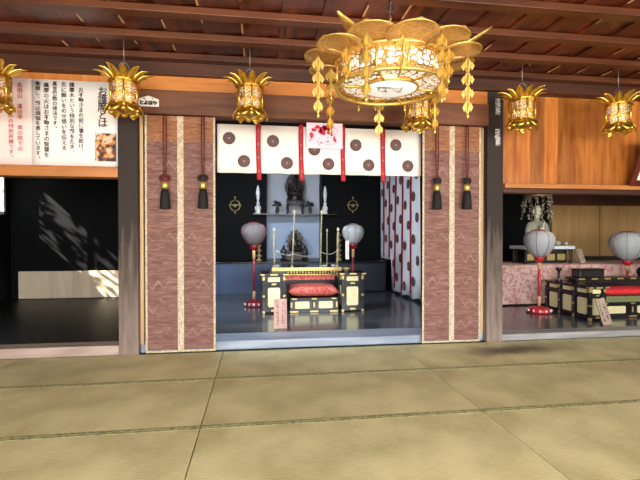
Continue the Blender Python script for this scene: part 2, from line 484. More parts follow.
# ------------------------------------------------------------------ setting
YW = 4.58; ZC = 2.94; XL, XR = -4.3, 8.6; YR = -2.8
FZ = .07
m = MB(); m.box(XL, XR, YR, YW + .1, -.15, -.056); struct('floor', m, 'mat_end')
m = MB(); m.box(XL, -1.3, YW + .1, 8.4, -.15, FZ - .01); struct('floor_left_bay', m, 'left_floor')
m = MB(); m.box(-1.3, 2.68, YW + .25, 9.7, -.15, FZ); struct('floor_altar_room', m, 'dark_floor')
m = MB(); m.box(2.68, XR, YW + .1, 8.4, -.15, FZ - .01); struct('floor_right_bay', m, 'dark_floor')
# hall ceiling: lapped boards running towards the altar, with pale strips painted as light glints along some laps
sr = random.Random(31); m = MB(); x = XL; w = .32
while x < XR:
    x1 = min(x + w, XR)
    m.mi = 0; m.poly([(x, YR - 1.4, ZC - .010), (x1, YR - 1.4, ZC + .004), (x1, YW + .1, ZC + .004), (x, YW + .1, ZC - .010)], (0, 0, .05))
    m.mi = 1
    for j in range(16):
        yb = 4.33 - .445 * j
        if sr.random() < .6: a_ = yb - .345 * sr.uniform(0, .6); m.box(x - .003, x + .011, a_ - .345 * sr.uniform(.3, .7) if a_ - .34 < yb - .345 else yb - .345, a_, ZC - .015, ZC - .009)
    x = x1
struct('ceiling', m, ['ceil', 'seam'])
y = 4.33; 
while y > YR:
    m = MB(); m.box(XL, XR, y, y + .1, ZC - .062, ZC - .008, .004); struct('ceiling_beam', m, 'beam'); y -= .445
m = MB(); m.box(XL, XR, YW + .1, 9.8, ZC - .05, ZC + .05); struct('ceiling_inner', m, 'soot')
# hall shell
m = MB(); m.box(XL - .1, XL, YR, YW + .05, -.15, ZC); struct('wall_left', m, 'hall_wall')
m = MB(); m.box(XR, XR + .1, YR, 8.5, -.15, ZC); struct('wall_right', m, 'hall_wall')
m = MB(); m.box(XL, XR, YR - .1, YR, 2.3, ZC); m.box(XL, XL + .8, YR - .1, YR, -.15, 2.3); m.box(XR - .8, XR, YR - .1, YR, -.15, 2.3); struct('wall_rear', m, 'hall_wall')
m = MB(); m.box(-14, 16, -14, 14, -.7, -.6); struct('ground', m, 'earth')
# bays
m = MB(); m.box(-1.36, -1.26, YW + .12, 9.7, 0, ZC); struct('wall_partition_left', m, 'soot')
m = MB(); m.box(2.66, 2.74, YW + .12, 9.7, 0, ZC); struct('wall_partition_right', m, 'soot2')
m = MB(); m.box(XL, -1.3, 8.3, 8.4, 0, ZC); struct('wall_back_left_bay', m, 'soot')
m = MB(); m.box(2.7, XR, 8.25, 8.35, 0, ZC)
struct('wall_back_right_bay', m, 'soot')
xa = at(552, 230, 8.15).x; xb = at(600, 230, 8.15).x
m = MB(); m.box(xa, xb - .03, 8.15, 8.25, .07, 1.8); m.box(xb + .05, XR, 8.15, 8.25, .07, 1.8); struct('wall_tan_panels', m, 'tan_wall')
m = MB(); m.box(xb - .03, xb + .05, 8.1, 8.24, .07, 1.85, .005); struct('trim_1', m, 'tan_wall')
m = MB(); m.box(xa - .05, XR, 8.08, 8.24, 1.8, 2.1, .006); struct('trim_2', m, 'plate')
m = MB(); m.box(at(588, 258, 7.9).x, XR, 7.9, 8.14, .07, .76, .008); struct('trim_3', m, 'black')
# beige lower panel in the left bay
xa = at(18, 290, 8.25).x
m = MB(); m.box(xa, -1.37, 8.26, 8.3, FZ, .55, .004); struct('wall_beige_panel', m, 'beige')
# left bay outer wall with its window
WY0, WY1, WZ0, WZ1 = 7.12, 8.12, 1.54, 2.6
m = MB()
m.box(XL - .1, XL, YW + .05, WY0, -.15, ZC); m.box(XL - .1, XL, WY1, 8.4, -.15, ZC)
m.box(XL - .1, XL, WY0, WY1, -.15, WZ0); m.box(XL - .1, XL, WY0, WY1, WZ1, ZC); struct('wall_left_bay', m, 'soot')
m = MB()
for (a, b, c, d) in ((WY0, WY1, WZ0, WZ0 + .05), (WY0, WY1, WZ1 - .05, WZ1), (WY0, WY0 + .05, WZ0, WZ1), (WY1 - .05, WY1, WZ0, WZ1), (7.6, 7.63, WZ0, WZ1)):
    m.box(XL - .06, XL + .01, a, b, c, d)
w1 = struct('window_1', m, 'glass_white')
m = MB(); m.box(XL - .04, XL - .035, WY0 + .05, WY1 - .05, WZ0 + .05, WZ1 - .05); m.build('window_pane', 'glass', w1)
# back of the altar room: dark side panels, pale niche
NX0, NX1 = at(266.5, 200, 9.5).x, at(320, 200, 9.5).x
m = MB(); m.box(-1.3, 2.7, 9.6, 9.7, 0, ZC); struct('wall_back', m, 'white_wall')
m = MB(); m.box(NX0, NX1, 9.585, 9.6, .6, 1.62); struct('wall_niche_lower', m, 'blue_wall')
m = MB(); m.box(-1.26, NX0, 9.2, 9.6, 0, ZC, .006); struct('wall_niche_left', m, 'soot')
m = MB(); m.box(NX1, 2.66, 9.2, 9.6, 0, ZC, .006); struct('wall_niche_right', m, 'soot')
# front: posts, lintels, boards, sills
PX = [(at(118, 240, 4.5).x, at(138, 240, 4.5).x), (at(487, 240, 4.5).x, at(503, 240, 4.5).x)]
for a, b in PX:
    m = MB(); m.box(a, b, 4.5, 4.72, 0, 2.78, .008); struct('pillar', m, 'post')
m = MB(); m.box(XL, XR, 4.44, 4.7, 2.765, ZC - .01, .006); struct('trim_4', m, 'plate')
m = MB(); m.box(PX[0][1], PX[1][0], 4.5, 4.6, 2.62, 2.765, .004); struct('trim_5', m, 'light_board')
m = MB(); m.box(PX[0][1], PX[1][0], 4.47, 4.66, 2.385, 2.62, .008); struct('trim_6', m, 'kamoi')
m = MB(); m.box(PX[0][1], PX[1][0], 4.66, 4.72, 1.9, 2.9); 
m.bm.free()
m = MB(); m.box(XL, PX[0][0], 4.58, 4.64, 1.8, 2.765); struct('wall_board_left', m, 'board_left')
m = MB(); m.box(XL, PX[0][0], 4.50, 4.68, 1.755, 1.845, .005); struct('trim_7', m, 'ledge')
m = MB(); m.box(PX[1][1], XR, 4.58, 4.64, 1.74, 2.765); struct('wall_board_right', m, 'boards')
m = MB(); m.box(PX[1][1], XR, 4.46, 4.68, 1.71, 1.762, .006); struct('trim_8', m, 'ledge')
m = MB(); m.box(PX[1][1], XR, 4.5, 4.66, 1.66, 1.708, .004); struct('trim_9', m, 'plate')
m = MB(); m.box(XL, PX[0][0], 4.52, 4.72, 0, .1, .01); struct('trim_10', m, 'sill_pale')
m = MB(); m.box(PX[0][1], PX[1][0], 4.575, 4.96, 0, .09, .012); struct('trim_11', m, 'sill_blue')
m = MB(); m.box(PX[1][1], XR, 4.53, 4.74, 0, .075, .01); struct('trim_12', m, 'sill_grey')
# slim frames beside the blinds
for a, b in ((139.5, 143.5), (481, 486.5)):
    xa, xb = at(a, 240, 4.58).x, at(b, 240, 4.58).x
    m = MB(); m.box(xa, xb, 4.58, 4.64, .08, 2.42, .003); struct('trim_13', m, 'slim')

# ------------------------------------------------------------------ tatami
seams = [-4.28, -2.30, -.36, 1.50, 3.39, 5.28]
rows = [(3.675, 4.52), (2.755, 3.675), (1.84, 2.755), (.92, 1.84)]
tat = tatami('rush_weave', rgb(166, 154, 108), rgb(212, 200, 152))
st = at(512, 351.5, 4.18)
tat_blotch = tatami('blotched_rush_weave', rgb(166, 154, 108), rgb(212, 200, 152), None)
TL = {
    (0, 0): 'far left tatami mat in the row against the sill below the white notice',
    (0, 1): 'tatami mat lying against the sill and left blind, its right end at the first seam',
    (0, 2): 'tatami mat lying against the blue grey step in front of the central altar',
    (0, 3): 'tatami mat with a dark round blotch, before the right blind and post',
    (0, 4): 'far right tatami mat against the grey sill of the right bay',
    (1, 0): 'tatami mat at the left picture edge, second row out from the sill',
    (1, 1): 'tatami mat left of the first seam, second row out from the sill',
    (1, 2): 'tatami mat between the two long seams, second row out from the sill',
    (1, 3): 'tatami mat right of the slanting seam, second row, next to the blotched mat',
    (1, 4): 'tatami mat at the right picture edge, second row out from the sill',
    (2, 1): 'tatami mat in the bottom left corner, nearest row',
    (2, 2): 'large pale tatami mat in the middle of the nearest row',
    (2, 3): 'tatami mat in the lower right, nearest row, right of the slanting seam',
    (3, 3): 'tatami mat of which only a border shows in the bottom right corner',
}
for (r, c), lab in TL.items():
    x0, x1 = seams[c], seams[c + 1]; y0, y1 = rows[r]
    g = empty('tatami_mat', ((x0 + x1) / 2, (y0 + y1) / 2, -.055), lab, 'tatami mat', 'tatami mats on the hall floor')
    hx, hy = (x1 - x0) / 2 - .003, (y1 - y0) / 2 - .002
    mat = tat
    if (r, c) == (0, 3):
        mat = tatami('blotched_rush_weave', rgb(166, 154, 108), rgb(212, 200, 152), (st.x - g.location.x, st.y - g.location.y, .68, .22, rgb(96, 84, 64)))
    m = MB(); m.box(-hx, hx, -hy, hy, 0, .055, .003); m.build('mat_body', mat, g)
    for s in (-1, 1):
        m = MB(); m.box(-hx - .001, hx + .001, s * hy - .028, s * hy + .028 if False else s * hy, .02, .0565) if False else m.box(-hx - .001, hx + .001, min(s * hy, s * (hy - .024)) - .0005, max(s * hy, s * (hy - .024)) + .0005, .01, .0568, .001)
        m.build('cloth_border', 'heri', g)


# ------------------------------------------------------------------ hanging lanterns
def petal_rows(a, prof, halfw, c=(0, 0, 0), n=5):
    """a curved petal pointing along angle a; prof = [(r, z)], halfw = widths"""
    c = Vector(c); d = Vector((cos(a), sin(a), 0)); s = Vector((-sin(a), cos(a), 0)); out = []
    for (r, z), w in zip(prof, halfw):
        out.append([c + d * (r - .35 * w * abs(k) ** 2) + s * w * k + Vector((0, 0, z + .25 * w * abs(k) ** 2)) for k in [-1 + 2 * i / (n - 1) for i in range(n)]])
    return out


def make_lantern():
    g = empty('hanging_lantern', (0, 0, 0), 'x', 'lantern', 'hanging brass lanterns in front of the lintel')
    RB = .135; hexa = [(cos(pi / 6 + k * pi / 3), sin(pi / 6 + k * pi / 3)) for k in range(6)]
    m = MB()
    for z0, z1, r in ((.125, .15, RB + .012), (.335, .365, RB + .012), (.225, .238, RB + .004)):
        m.lathe([(r, z0), (r, z1)], seg=6, smooth=False)
    for x, y in hexa: m.tube([(x * RB, y * RB, .13), (x * RB, y * RB, .36)], .009, 6)
    m.build('cage_frame', 'gold', g)
    m = MB(); m.quadgrid([[(cos(k * pi / 3) * RB * .98, sin(k * pi / 3) * RB * .98, z) for k in range(6)] for z in (.15, .335)], True, False)
    m.build('pierced_panel', 'fil', g)
    m = MB(); m.lathe([(RB * .80, .152), (RB * .80, .333)], seg=6, smooth=False); m.build('paper_liner', 'fil_lantern_lit', g)
    m = MB()
    for k in range(6):
        a = k * pi / 3
        for da, sc in ((0, 1), (pi / 6, .9)):
            rws = petal_rows(a + da, [(.11, .355), (.14, .39), (.18, .422), (.23 * sc, .445), (.275 * sc, .452)], [.03, .034, .034, .024, .003])
            m.quadgrid(rws)
    m.lathe([(.145, .36), (.10, .39), (.05, .415), (.02, .44), (0, .445)], seg=12)
    crown = m.build('petal_crown', 'gold', g)
    q = crown.modifiers.new('thick', 'SOLIDIFY'); q.thickness = .006
    m = MB()
    for k in range(6):
        a = k * pi / 3
        m.quadgrid(petal_rows(a, [(.13, .135), (.15, .11), (.175, .085), (.185, .055), (.17, .03)], [.062, .07, .066, .045, .01]))
        m.ell((cos(a + pi / 6) * .135, sin(a + pi / 6) * .135, .075), (.03, .03, .03), 10)
    m.lathe([(.14, .135), (.12, .10), (.07, .07), (.03, .05), (0, .045)], seg=12)
    foot = m.build('lotus_base', 'gold', g)
    q = foot.modifiers.new('thick', 'SOLIDIFY'); q.thickness = .005
    m = MB(); m.tube([(.048 * cos(t), 0, .495 + .055 * sin(t)) for t in [2 * pi * k / 20 for k in range(20)]], .006, 6, True); m.build('hanging_ring', 'iron', g)
    m = MB(); m.tube([(0, 0, .55), (0, 0, (2.94 - 2.2) / .89)], .006, 6); m.build('hook_rod', 'iron', g)
    return g


LY = 4.02
lan = make_lantern()
spots = [(-6, 88, 'brass lantern half cut off by the left picture edge'),
         (124, 92, 'brass petal lantern hanging in front of the white notice, left of the hexagonal plaque'),
         (250, 100, 'brass petal lantern hanging before the lintel above the first noren panel'),
         (418, 116, 'brass petal lantern partly hidden behind the big gilt chandelier'),
         (522, 108, 'brightly lit brass lantern hanging just right of the right post'),
         (618, 114, 'brass lantern hanging before the planks at the far right')]
lights = []
for i, (px, py, lab) in enumerate(spots):
    p = at(px, py, LY); o = lan if i == 0 else copy_tree(lan)
    z = 2.205 if i != 3 else 2.17
    o.location = (p.x, LY, z); o.scale = (.89, .89, .89); o.rotation_euler = (0, 0, R_([12, 14, 8, 0, -9, 20][i])); o['label'] = lab
    lights.append((p.x, LY, z + .24))


# ------------------------------------------------------------------ chandelier
CH = Vector((.835, 2.71, 0)); dcam = Vector((sin(R_(8)), cos(R_(8)), 0)); dlat = Vector((cos(R_(8)), -sin(R_(8)), 0))


def ca(a):      # direction at angle a from the side facing the hall's entrance
    return -dcam * cos(a) + dlat * sin(a)


g = empty('temple_chandelier', CH + Vector((0, 0, 2.13)), 'large round gilt chandelier with petal rim and pendants, hanging from the ceiling', 'chandelier')
RC = .345; ZB, ZT = 0, .155
m = MB()
def ring(m, R, z, r): m.tube([(R * cos(2 * pi * k / 48), R * sin(2 * pi * k / 48), z) for k in range(48)], r, 8, True)
ring(m, RC, ZB, .014); ring(m, RC, ZT, .012); ring(m, RC * .97, ZB + .03, .006); ring(m, RC * .97, ZT - .025, .005)
for k in range(12):
    a = 2 * pi * k / 12; m.tube([(RC * cos(a), RC * sin(a), ZB), (RC * cos(a), RC * sin(a), ZT)], .008, 6)
for k in range(6):
    a = 2 * pi * k / 6; m.tube([(RC * cos(a), RC * sin(a), ZB), (.17 * cos(a), .17 * sin(a), ZB - .002)], .008, 6)
ring(m, .175, ZB - .002, .008)
m.build('drum_frame', 'gold_soft', g)
m = MB(); m.quadgrid([[(RC * cos(2 * pi * k / 48), RC * sin(2 * pi * k / 48), z) for k in range(48)] for z in (ZB + .005, ZT - .005)], True); m.build('pierced_drum', 'fil_big', g)
m = MB(); m.quadgrid([[(r * cos(2 * pi * k / 48), r * sin(2 * pi * k / 48), .001) for k in range(48)] for r in (.175, RC)], True); m.build('pierced_underside', 'fil_big', g)
m = MB(); m.quadgrid([[(RC * .9 * cos(2 * pi * k / 48), RC * .9 * sin(2 * pi * k / 48), z) for k in range(48)] for z in (ZB + .025, ZT - .01)], True)
m.quadgrid([[(r * cos(2 * pi * k / 48), r * sin(2 * pi * k / 48), .025) for k in range(48)] for r in (.16, RC * .9)], True); m.build('glass_liner', 'lit_white', g)
m = MB(); m.lathe([(0, -.006), (.165, -.006), (.172, .004), (0, .004)], seg=40); pl = m.build('name_plate', 'lit_plate', g)
m = MB(); rr = random.Random(4)
for k in range(34):
    x, y = rr.uniform(-.085, .085), rr.uniform(-.05, .05); l = rr.uniform(.01, .035)
    if rr.random() < .5: m.poly([(x - l, y, -.0075), (x + l, y, -.0075), (x + l, y + .005, -.0075), (x - l, y + .005, -.0075)])
    else: m.poly([(x, y - l * .8, -.0075), (x + .005, y - l * .8, -.0075), (x + .005, y + l * .8, -.0075), (x, y + l * .8, -.0075)])
m.build('brush_lettering', 'ink_grey', pl)
for k in range(12):
    a = 2 * pi * (k + .5) / 12 + .26
    m = MB(); rws = []
    d = Vector((cos(a), sin(a), 0)); s = Vector((-sin(a), cos(a), 0))
    for i in range(17):
        q0 = cos(pi * (1 - i / 16)); r = .415 + .135 * q0; w = .142 * math.sqrt(max(0, 1 - q0 * q0)) + .002; t = (q0 + 1) / 2
        rws.append([d * r + s * w * q + Vector((0, 0, ZT - .012 + .03 * t + .014 * (1 - q * q) + .008 * (k % 2))) for q in (-1, -.66, -.33, 0, .33, .66, 1)])
    m.quadgrid(rws); o = m.build('rim_petal', 'brass_mesh', g)
    q = o.modifiers.new('thick', 'SOLIDIFY'); q.thickness = .004
    m = MB(); m.tube([rw[0] for rw in rws] + [rw[-1] for rw in reversed(rws)], .004, 6); m.build('petal_edge', 'gold_soft', o)
m = MB(); m.lathe([(.33, ZT), (.26, ZT + .06), (.16, ZT + .10), (.06, ZT + .13), (.03, ZT + .17), (0, ZT + .18)], seg=24); m.build('crown_cap', 'brass_mesh', g)
m = MB(); m.tube([(0, 0, ZT + .17), (0, 0, ZC - 2.13)], .009, 6)
for k in range(8): m.tube([(.018 * cos(t) * (k % 2), .018 * cos(t) * (1 - k % 2), ZT + .2 + k * .05 + .022 * sin(t)) for t in [2 * pi * j / 12 for j in range(12)]], .005, 5, True)
m.build('hanging_chain', 'bronze', g)
m = MB(); m.ell((0, 0, .10), (.045, .045, .055)); m.build('warm_bulb', 'bulb', g)
for (a, tr, tz) in ((R_(-38), .58, .25), (R_(87), .64, .37), (R_(207), .6, .34)):
    d = ca(a); s = Vector((0, 0, 1)).cross(d); m = MB(); rws = []
    for i in range(10):
        t = i / 9; r = .30 + (tr - .30) * t; z = ZT + .02 + (tz - ZT - .02) * (t ** 1.3); w = .036 * sin(pi * min(.97, .12 + .88 * t)) + .004
        rws.append([d * r + s * w * q + Vector((0, 0, z + .012 * q * q)) for q in (-1, -.5, 0, .5, 1)])
    m.quadgrid(rws); o = m.build('leaf_arm', 'gold_soft', g); q = o.modifiers.new('thick', 'SOLIDIFY'); q.thickness = .007
rr = random.Random(11)
for k in range(14):
    a = 2 * pi * k / 14 + .1; d = Vector((cos(a), sin(a), 0)); s = Vector((-sin(a), cos(a), 0)); R0 = .475 if k % 2 else .385
    m = MB(); z = ZT + .02; n = 4 if k % 2 else 2
    m.tube([d * R0 + Vector((0, 0, z)), d * R0 + Vector((0, 0, z - .085 * n - .03))], .003, 5)
    for j in range(n):
        zc = z - .06 - j * .085; w = .036 if j < n - 1 else .028
        for (u, v, ww, hh) in ((0, 0, w, .034), (-.7 * w, -.012, w * .5, .02), (.7 * w, -.012, w * .5, .02), (0, -.034, w * .5, .018)):
            for e1, e2 in ((s, d), (d, s)):
                c = d * R0 + e1 * u + Vector((0, 0, zc + v))
                pts = [c + e1 * ww * .62 * cos(q) * (1 + .25 * cos(4 * q)) + Vector((0, 0, hh * 1.1 * sin(q) * (1 + .2 * cos(4 * q)))) for q in [2 * pi * i / 12 for i in range(12)]]
                m.poly(pts, e2 * .004)
    m.ell(d * R0 + Vector((0, 0, z - .085 * n - .04)), (.009, .009, .016), 8)
    m.build('pendant', 'gold_soft', g)

# ------------------------------------------------------------------ noren
def crest(m, c, r, nrm=Vector((0, -1, 0)), up=Vector((0, 0, 1)), off=.003):
    """16-petalled flower crest lying on a cloth; material slots 0 crest, 1 line"""
    u = up.cross(nrm).normalized(); c = Vector(c)
    P = lambda rr, a, o: c + nrm * o + u * rr * cos(a) + up * rr * sin(a)
    m.mi = 0
    n = 16
    pts = []
    for k in range(n):
        for t, q in ((-.42, .93), (-.2, 1), (.2, 1), (.42, .93)):
            pts.append(P(r * q, 2 * pi * (k + t) / n, off))
    m.poly(pts)
    m.mi = 1
    for k in range(n):
        a = 2 * pi * (k + .5) / n
        m.poly([P(r * .28, a - .05, off + .001), P(r * .82, a - .025, off + .001), P(r * .82, a + .025, off + .001), P(r * .28, a + .05, off + .001)])
    m.poly([P(r * .2, 2 * pi * k / 12, off + .001) for k in range(12)])
    m.mi = 0


YN = 4.62
zt, zb = at(320, 127.5, YN).z, at(320, 174.5, YN).z
edges = [(217, 257.5), (260, 300), (303, 341.5), (345, 381.5), (385, 421)]
n0 = at(217, 124, YN).x; n1 = at(421, 124, YN).x
g = empty('noren_curtain', ((n0 + n1) / 2, YN, zt), 'short white noren with dark flower crests and red ribbons across the altar opening', 'curtain')
crests = [[(229, 138), (244, 161)], [(273, 141), (287, 163)], [(314.5, 149.5), (328.5, 164)], [(356, 145), (369, 165)], [(396, 145), (408, 166)]]
for i, (a, b) in enumerate(edges):
    xa, xb = at(a, 150, YN).x, at(b, 150, YN).x
    m = MB(); NS = 10
    wav = lambda x, z: .008 * sin((x - n0) * 9) * (zt - z) / (zt - zb) - .004
    m.quadgrid([[(xa + (xb - xa) * k / NS, YN + wav(xa + (xb - xa) * k / NS, z), z - (.0015 * sin(k) if z < zb + .01 else 0)) for k in range(NS + 1)] for z in (zt, zt - .18, zt - .36, zb)])
    o = m.build('noren_panel', 'cloth', g, True); q = o.modifiers.new('thick', 'SOLIDIFY'); q.thickness = .002
    for (cx, cy) in crests[i]:
        p = at(cx, cy, YN - .02); m = MB(); crest(m, (p.x, YN + wav(p.x, p.z) - .006, p.z), .066); m.build('crest', ['crest', 'crest_line'], o, True)
for px in (258.8, 301.5, 343.2, 383.2):
    p = at(px, 150, YN - .015); m = MB()
    m.quadgrid([[(p.x + s * .024 + .006 * sin(5 * z), YN - .016 - .004 * sin(9 * z), z) for s in (-1, 0, 1)] for z in [zt + .02 - (zt - zb + .09) * k / 12 for k in range(13)]])
    o = m.build('ribbon', 'ribbon', g, True); q = o.modifiers.new('thick', 'SOLIDIFY'); q.thickness = .003
    m = MB()
    for j in range(4):
        z = zt - .06 - j * .14; m.ell((p.x + .006 * sin(5 * z), YN - .02, z), (.012, .004, .012), 8)
    m.build('ribbon_dot', 'crest_line', o, True)
m = MB(); m.tube([(n0 - .1, YN + .02, zt + .005), (n1 + .1, YN + .02, zt + .005)], .012, 8)
m.build('curtain_rod', 'black', g, True)

# pink sheet in front of the noren
YP = 4.55
xa, za = xz(306.5, 122.5, YP); xb, zb2 = xz(342.5, 149, YP)
g = empty('pink_notice', ((xa + xb) / 2, YP, za), 'pink paper sheet with a red and grey drawing, hung over the middle noren panel', 'notice')
m = MB(); m.box(xa, xb, YP, YP + .004, zb2, za); sh = m.build('sheet', 'pink_sheet', g, True)
m = MB(); mx, mz = (xa + xb) / 2, (za + zb2) / 2
for (u, v, w, h) in ((-.10, .06, .03, .018), (-.06, .09, .03, .02), (.0, .055, .035, .05), (.04, .085, .05, .028), (.065, .045, .03, .03), (-.125, .0, .02, .035), (.12, -.03, .012, .028), (.135, -.05, .008, .02), (-.14, -.05, .012, .008), (-.03, .045, .02, .03), (.05, -.06, .012, .008), (-.02, -.075, .014, .007), (.09, .015, .012, .018)):
    u -= .015
    m.poly([(mx + u + w * cos(t) * (1 + .3 * sin(3 * t + u * 40)), YP - .002, mz + v + h * sin(t)) for t in [2 * pi * k / 14 for k in range(14)]])
m.build('red_drawing', 'ink_red', sh, True)
m = MB(); strokes(m, mx - .14, mx + .13, mz - .1, mz - .01, YP - .0025, 40, .004, 3); strokes(m, mx + .07, mx + .15, mz, mz + .11, YP - .0025, 24, .004, 8, .6); m.build('grey_drawing', 'ink_grey', sh, True)
m = MB(); m.tube([(mx - .01, YP - .004, za - .03), (mx - .01, YP - .006, za + .06), (mx - .01, 4.465, za + .13)], .003, 5); m.build('hanging_string', 'ink_brown', g, True)

# ------------------------------------------------------------------ bamboo blinds and tassels
def make_blind(px0, px1, Y, ztop, zbot, label, tass, skew=0):
    x0, x1 = at(px0, 240, Y).x, at(px1, 240, Y).x; w = (x1 - x0)
    g = empty('bamboo_blind', ((x0 + x1) / 2, Y, zbot), label, 'blind', 'bamboo blinds beside the altar opening')
    zv = at(180 if px0 < 300 else 450, 142 if px0 < 300 else 152, Y).z
    m = MB(); m.box(x0 + .02, x1 - .02, Y - .004, Y + .006, zbot + .03, zv); m.build('screen', 'blind', g, True)
    m = MB(); m.box(x0, x1, Y - .012, Y + .012, zv, ztop, .004); m.build('valance', 'valance', g, True)
    for (a, b) in ((x0, x0 + .02), (x1 - .02, x1), ((x0 + x1) / 2 - .03, (x0 + x1) / 2 + .03)):
        m = MB(); m.box(a, b, Y - .014, Y - .006, zbot + .022, ztop - .002); m.build('cloth_strip', 'trim_white', g, True)
    m = MB(); m.box(x0, x1, Y - .012, Y + .012, zbot, zbot + .022, .004); m.build('bottom_bar', 'trim_white', g, True)
    for px, lab, kind in tass:
        tx = at(px, 190, Y - .065).x; zk = at(px, 178, Y - .065).z if px < 300 else at(px, 181, Y - .065).z
        t = empty('tassel', (tx, Y - .065, zk), lab, 'tassel', 'cord tassels on the blinds')
        m = MB()
        for s in (-.012, .012): m.tube([(s, 0, ztop - zk - .005), (s * 1.2, .0, .3), (s * .6, -.002, .02)], .006, 6)
        m.build('cord', 'cord', t)
        m = MB()
        for k in range(3): m.tube([(.028 * cos(q) + (k - 1) * .018, -.006 + .012 * sin(q + k), -.0 + .03 * sin(q)) for q in [2 * pi * j / 14 for j in range(14)]], .008, 6, True)
        m.ell((0, 0, -.01), (.034, .02, .03)); m.build('knot', 'cord' if kind else 'ink_brown', t)
        m = MB(); m.lathe([(0, -.03), (.025, -.032), (.034, -.06), (.034, -.085), (.028, -.11), (0, -.112)], seg=14); m.build('gilt_cap', 'gold_soft', t)
        m = MB(); m.lathe([(0, -.105), (.03, -.11), (.040, -.16), (.046, -.24), (.05, -.30), (.046, -.305), (0, -.29)], seg=28, wob=lambda a, z: 1 + .07 * cos(14 * a)); m.build('fringe', 'tassel', t)
    return g


ztop = 2.38
make_blind(145.5, 215.5, 4.535, ztop, .01, 'brown bamboo blind hanging left of the altar opening, beside the left post',
           [(165, 'black tassel with a wide gilt cap, outer one on the left blind', 1), (203, 'black tassel on the left blind, nearest the noren', 0)])
make_blind(422, 480, 4.535, ztop, .01, 'brown bamboo blind hanging right of the altar opening, beside the right post',
           [(437, 'black tassel on the right blind, nearest the noren', 0), (467, 'black tassel on the right blind, nearest the right post', 0)])

# ------------------------------------------------------------------ white notice
YB = 4.565
x0 = at(-14, 120, YB).x; x1 = at(120.5, 130, YB).x; zt2 = at(60, 80, YB).z; zb3 = at(60, 165.5, YB).z; xs = at(32, 120, YB).x
g = empty('notice_banner', ((x0 + x1) / 2, YB, zb3), 'wide white paper notice with columns of Japanese writing on the left board', 'notice')
for (a, b, mm) in ((x0, xs, 'paper_pink'), (xs, x1, 'paper')):
    m = MB(); m.quadgrid([[(a + (b - a) * k / 8, YB - .004 * sin(k * 1.3 + z * 4), z) for k in range(9)] for z in [zb3 + (zt2 - zb3) * j / 6 for j in range(7)]])
    o = m.build('paper_sheet', mm, g, True); q = o.modifiers.new('thick', 'SOLIDIFY'); q.thickness = .002; q.offset = 1
X = lambda px: at(px, 120, YB).x
Zp = lambda py, px: at(px, py, YB).z


def column(txt, px, y0, y1, bold=0.0, sc=1.0):
    zt_, zb_ = Zp(y0, px), Zp(y1, px); n = len(txt); pt = (zt_ - zb_) / n
    return (txt, X(px), zt_, pt * sc), pt


def letter(cols, mat, name, bold):
    base = None
    for (txt, px, y0, y1, sc) in cols:
        (line, pt) = column(txt, px, y0, y1); m2 = glyphs([(line[0], line[1], line[2], pt * sc)], 1, True, bold, pt)
        if base is None: base = m2
        else:
            tmp = bpy.data.meshes.new('t'); m2.bm.to_mesh(tmp); base.bm.from_mesh(tmp); m2.bm.free(); bpy.data.meshes.remove(tmp)
    for v in base.bm.verts: v.co.y = YB - .012
    o = base.build(name, mat, g, True); return o


letter([('お護摩とは', 103, 88.5, 128, 1.22)], 'ink', 'heading_lettering', .0006)
letter([('お不動さまの前に壇を設け、', 81.5, 88, 154, 1.0), ('護摩木という特別な薪をたき、', 72.5, 83, 155, 1.0), ('炎に願いをのせ想いを伝える', 64.5, 82.5, 151, 1.0), ('真言密教の修法です。', 55.5, 82, 131, 1.0),
        ('護摩の火はお不動さまの智慧を', 47, 83, 158, 1.0), ('象徴し、薪は煩悩を表しています。', 38.5, 81.5, 161, 1.0)], 'ink_brown', 'lettering', .0005)
letter([('高畑山　蓮台寺　奥の院での', 20.5, 83, 152, 1.0), ('正月三が日のみの特別祈祷です。', 11.5, 83, 160, 1.0)], 'ink_pink', 'red_lettering', .0004)
a, b = xz(95, 133, YB - .012); c, d = xz(116, 161.5, YB - .012)
m = MB(); m.box(a, c, YB - .012, YB - .009, d, b); m.build('printed_photo', 'photo', g, True)

# plaques
Yk = 4.465
p0 = at(138, 95.5, Yk); p1 = at(159, 107, Yk)
cxp, czp = (p0.x + p1.x) / 2, (p0.z + p1.z) / 2; hw, hh = (p1.x - p0.x) / 2, (p0.z - p1.z) / 2
g = empty('name_sign', (cxp, Yk, czp), 'small white roof-shaped plaque with black kana on the lintel', 'plaque')
m = MB(); m.poly([(-hw, 0, -hh), (hw, 0, -hh), (hw, 0, hh * .35), (0, 0, hh), (-hw, 0, hh * .35)], (0, -.012, 0)); m.build('plate', 'plate_white', g)
gm = glyphs([('とよはや', -hw * .86, -hh * .38, hw * .43)], 1, False, .004, hw * .43)
for v in gm.bm.verts: v.co.y = -.0135
gm.build('lettering', 'ink', g)
m = MB(); strokes(m, -hw * .45, -hw * .3, hh * .35, hh * .5, -.0135, 5, .004, 1); strokes(m, hw * .3, hw * .45, hh * .3, hh * .45, -.0135, 4, .004, 2); m.build('small_marks', 'ink', g)
for (py0, py1, lab, sd) in ((98, 115, 'upper small dark tag with pale writing on the right post', 5), (128.5, 146, 'lower small dark tag with pale writing on the right post', 9)):
    p0 = at(495, py0, 4.49); p1 = at(501, py1, 4.49)
    g = empty('post_sign', ((p0.x + p1.x) / 2, 4.5, (p0.z + p1.z) / 2), lab, 'tag', 'tags on the right post')
    hw, hh = (p1.x - p0.x) / 2, (p0.z - p1.z) / 2
    m = MB(); m.box(-hw * .8, hw * .8, -.01, 0, -hh, hh, .002); m.build('plate', 'rib', g)
    m = MB(); strokes(m, -hw * .6, hw * .5, -hh * .8, hh * .85, -.0112, 30, .008, sd); m.build('pale_writing', 'plate_white', g)

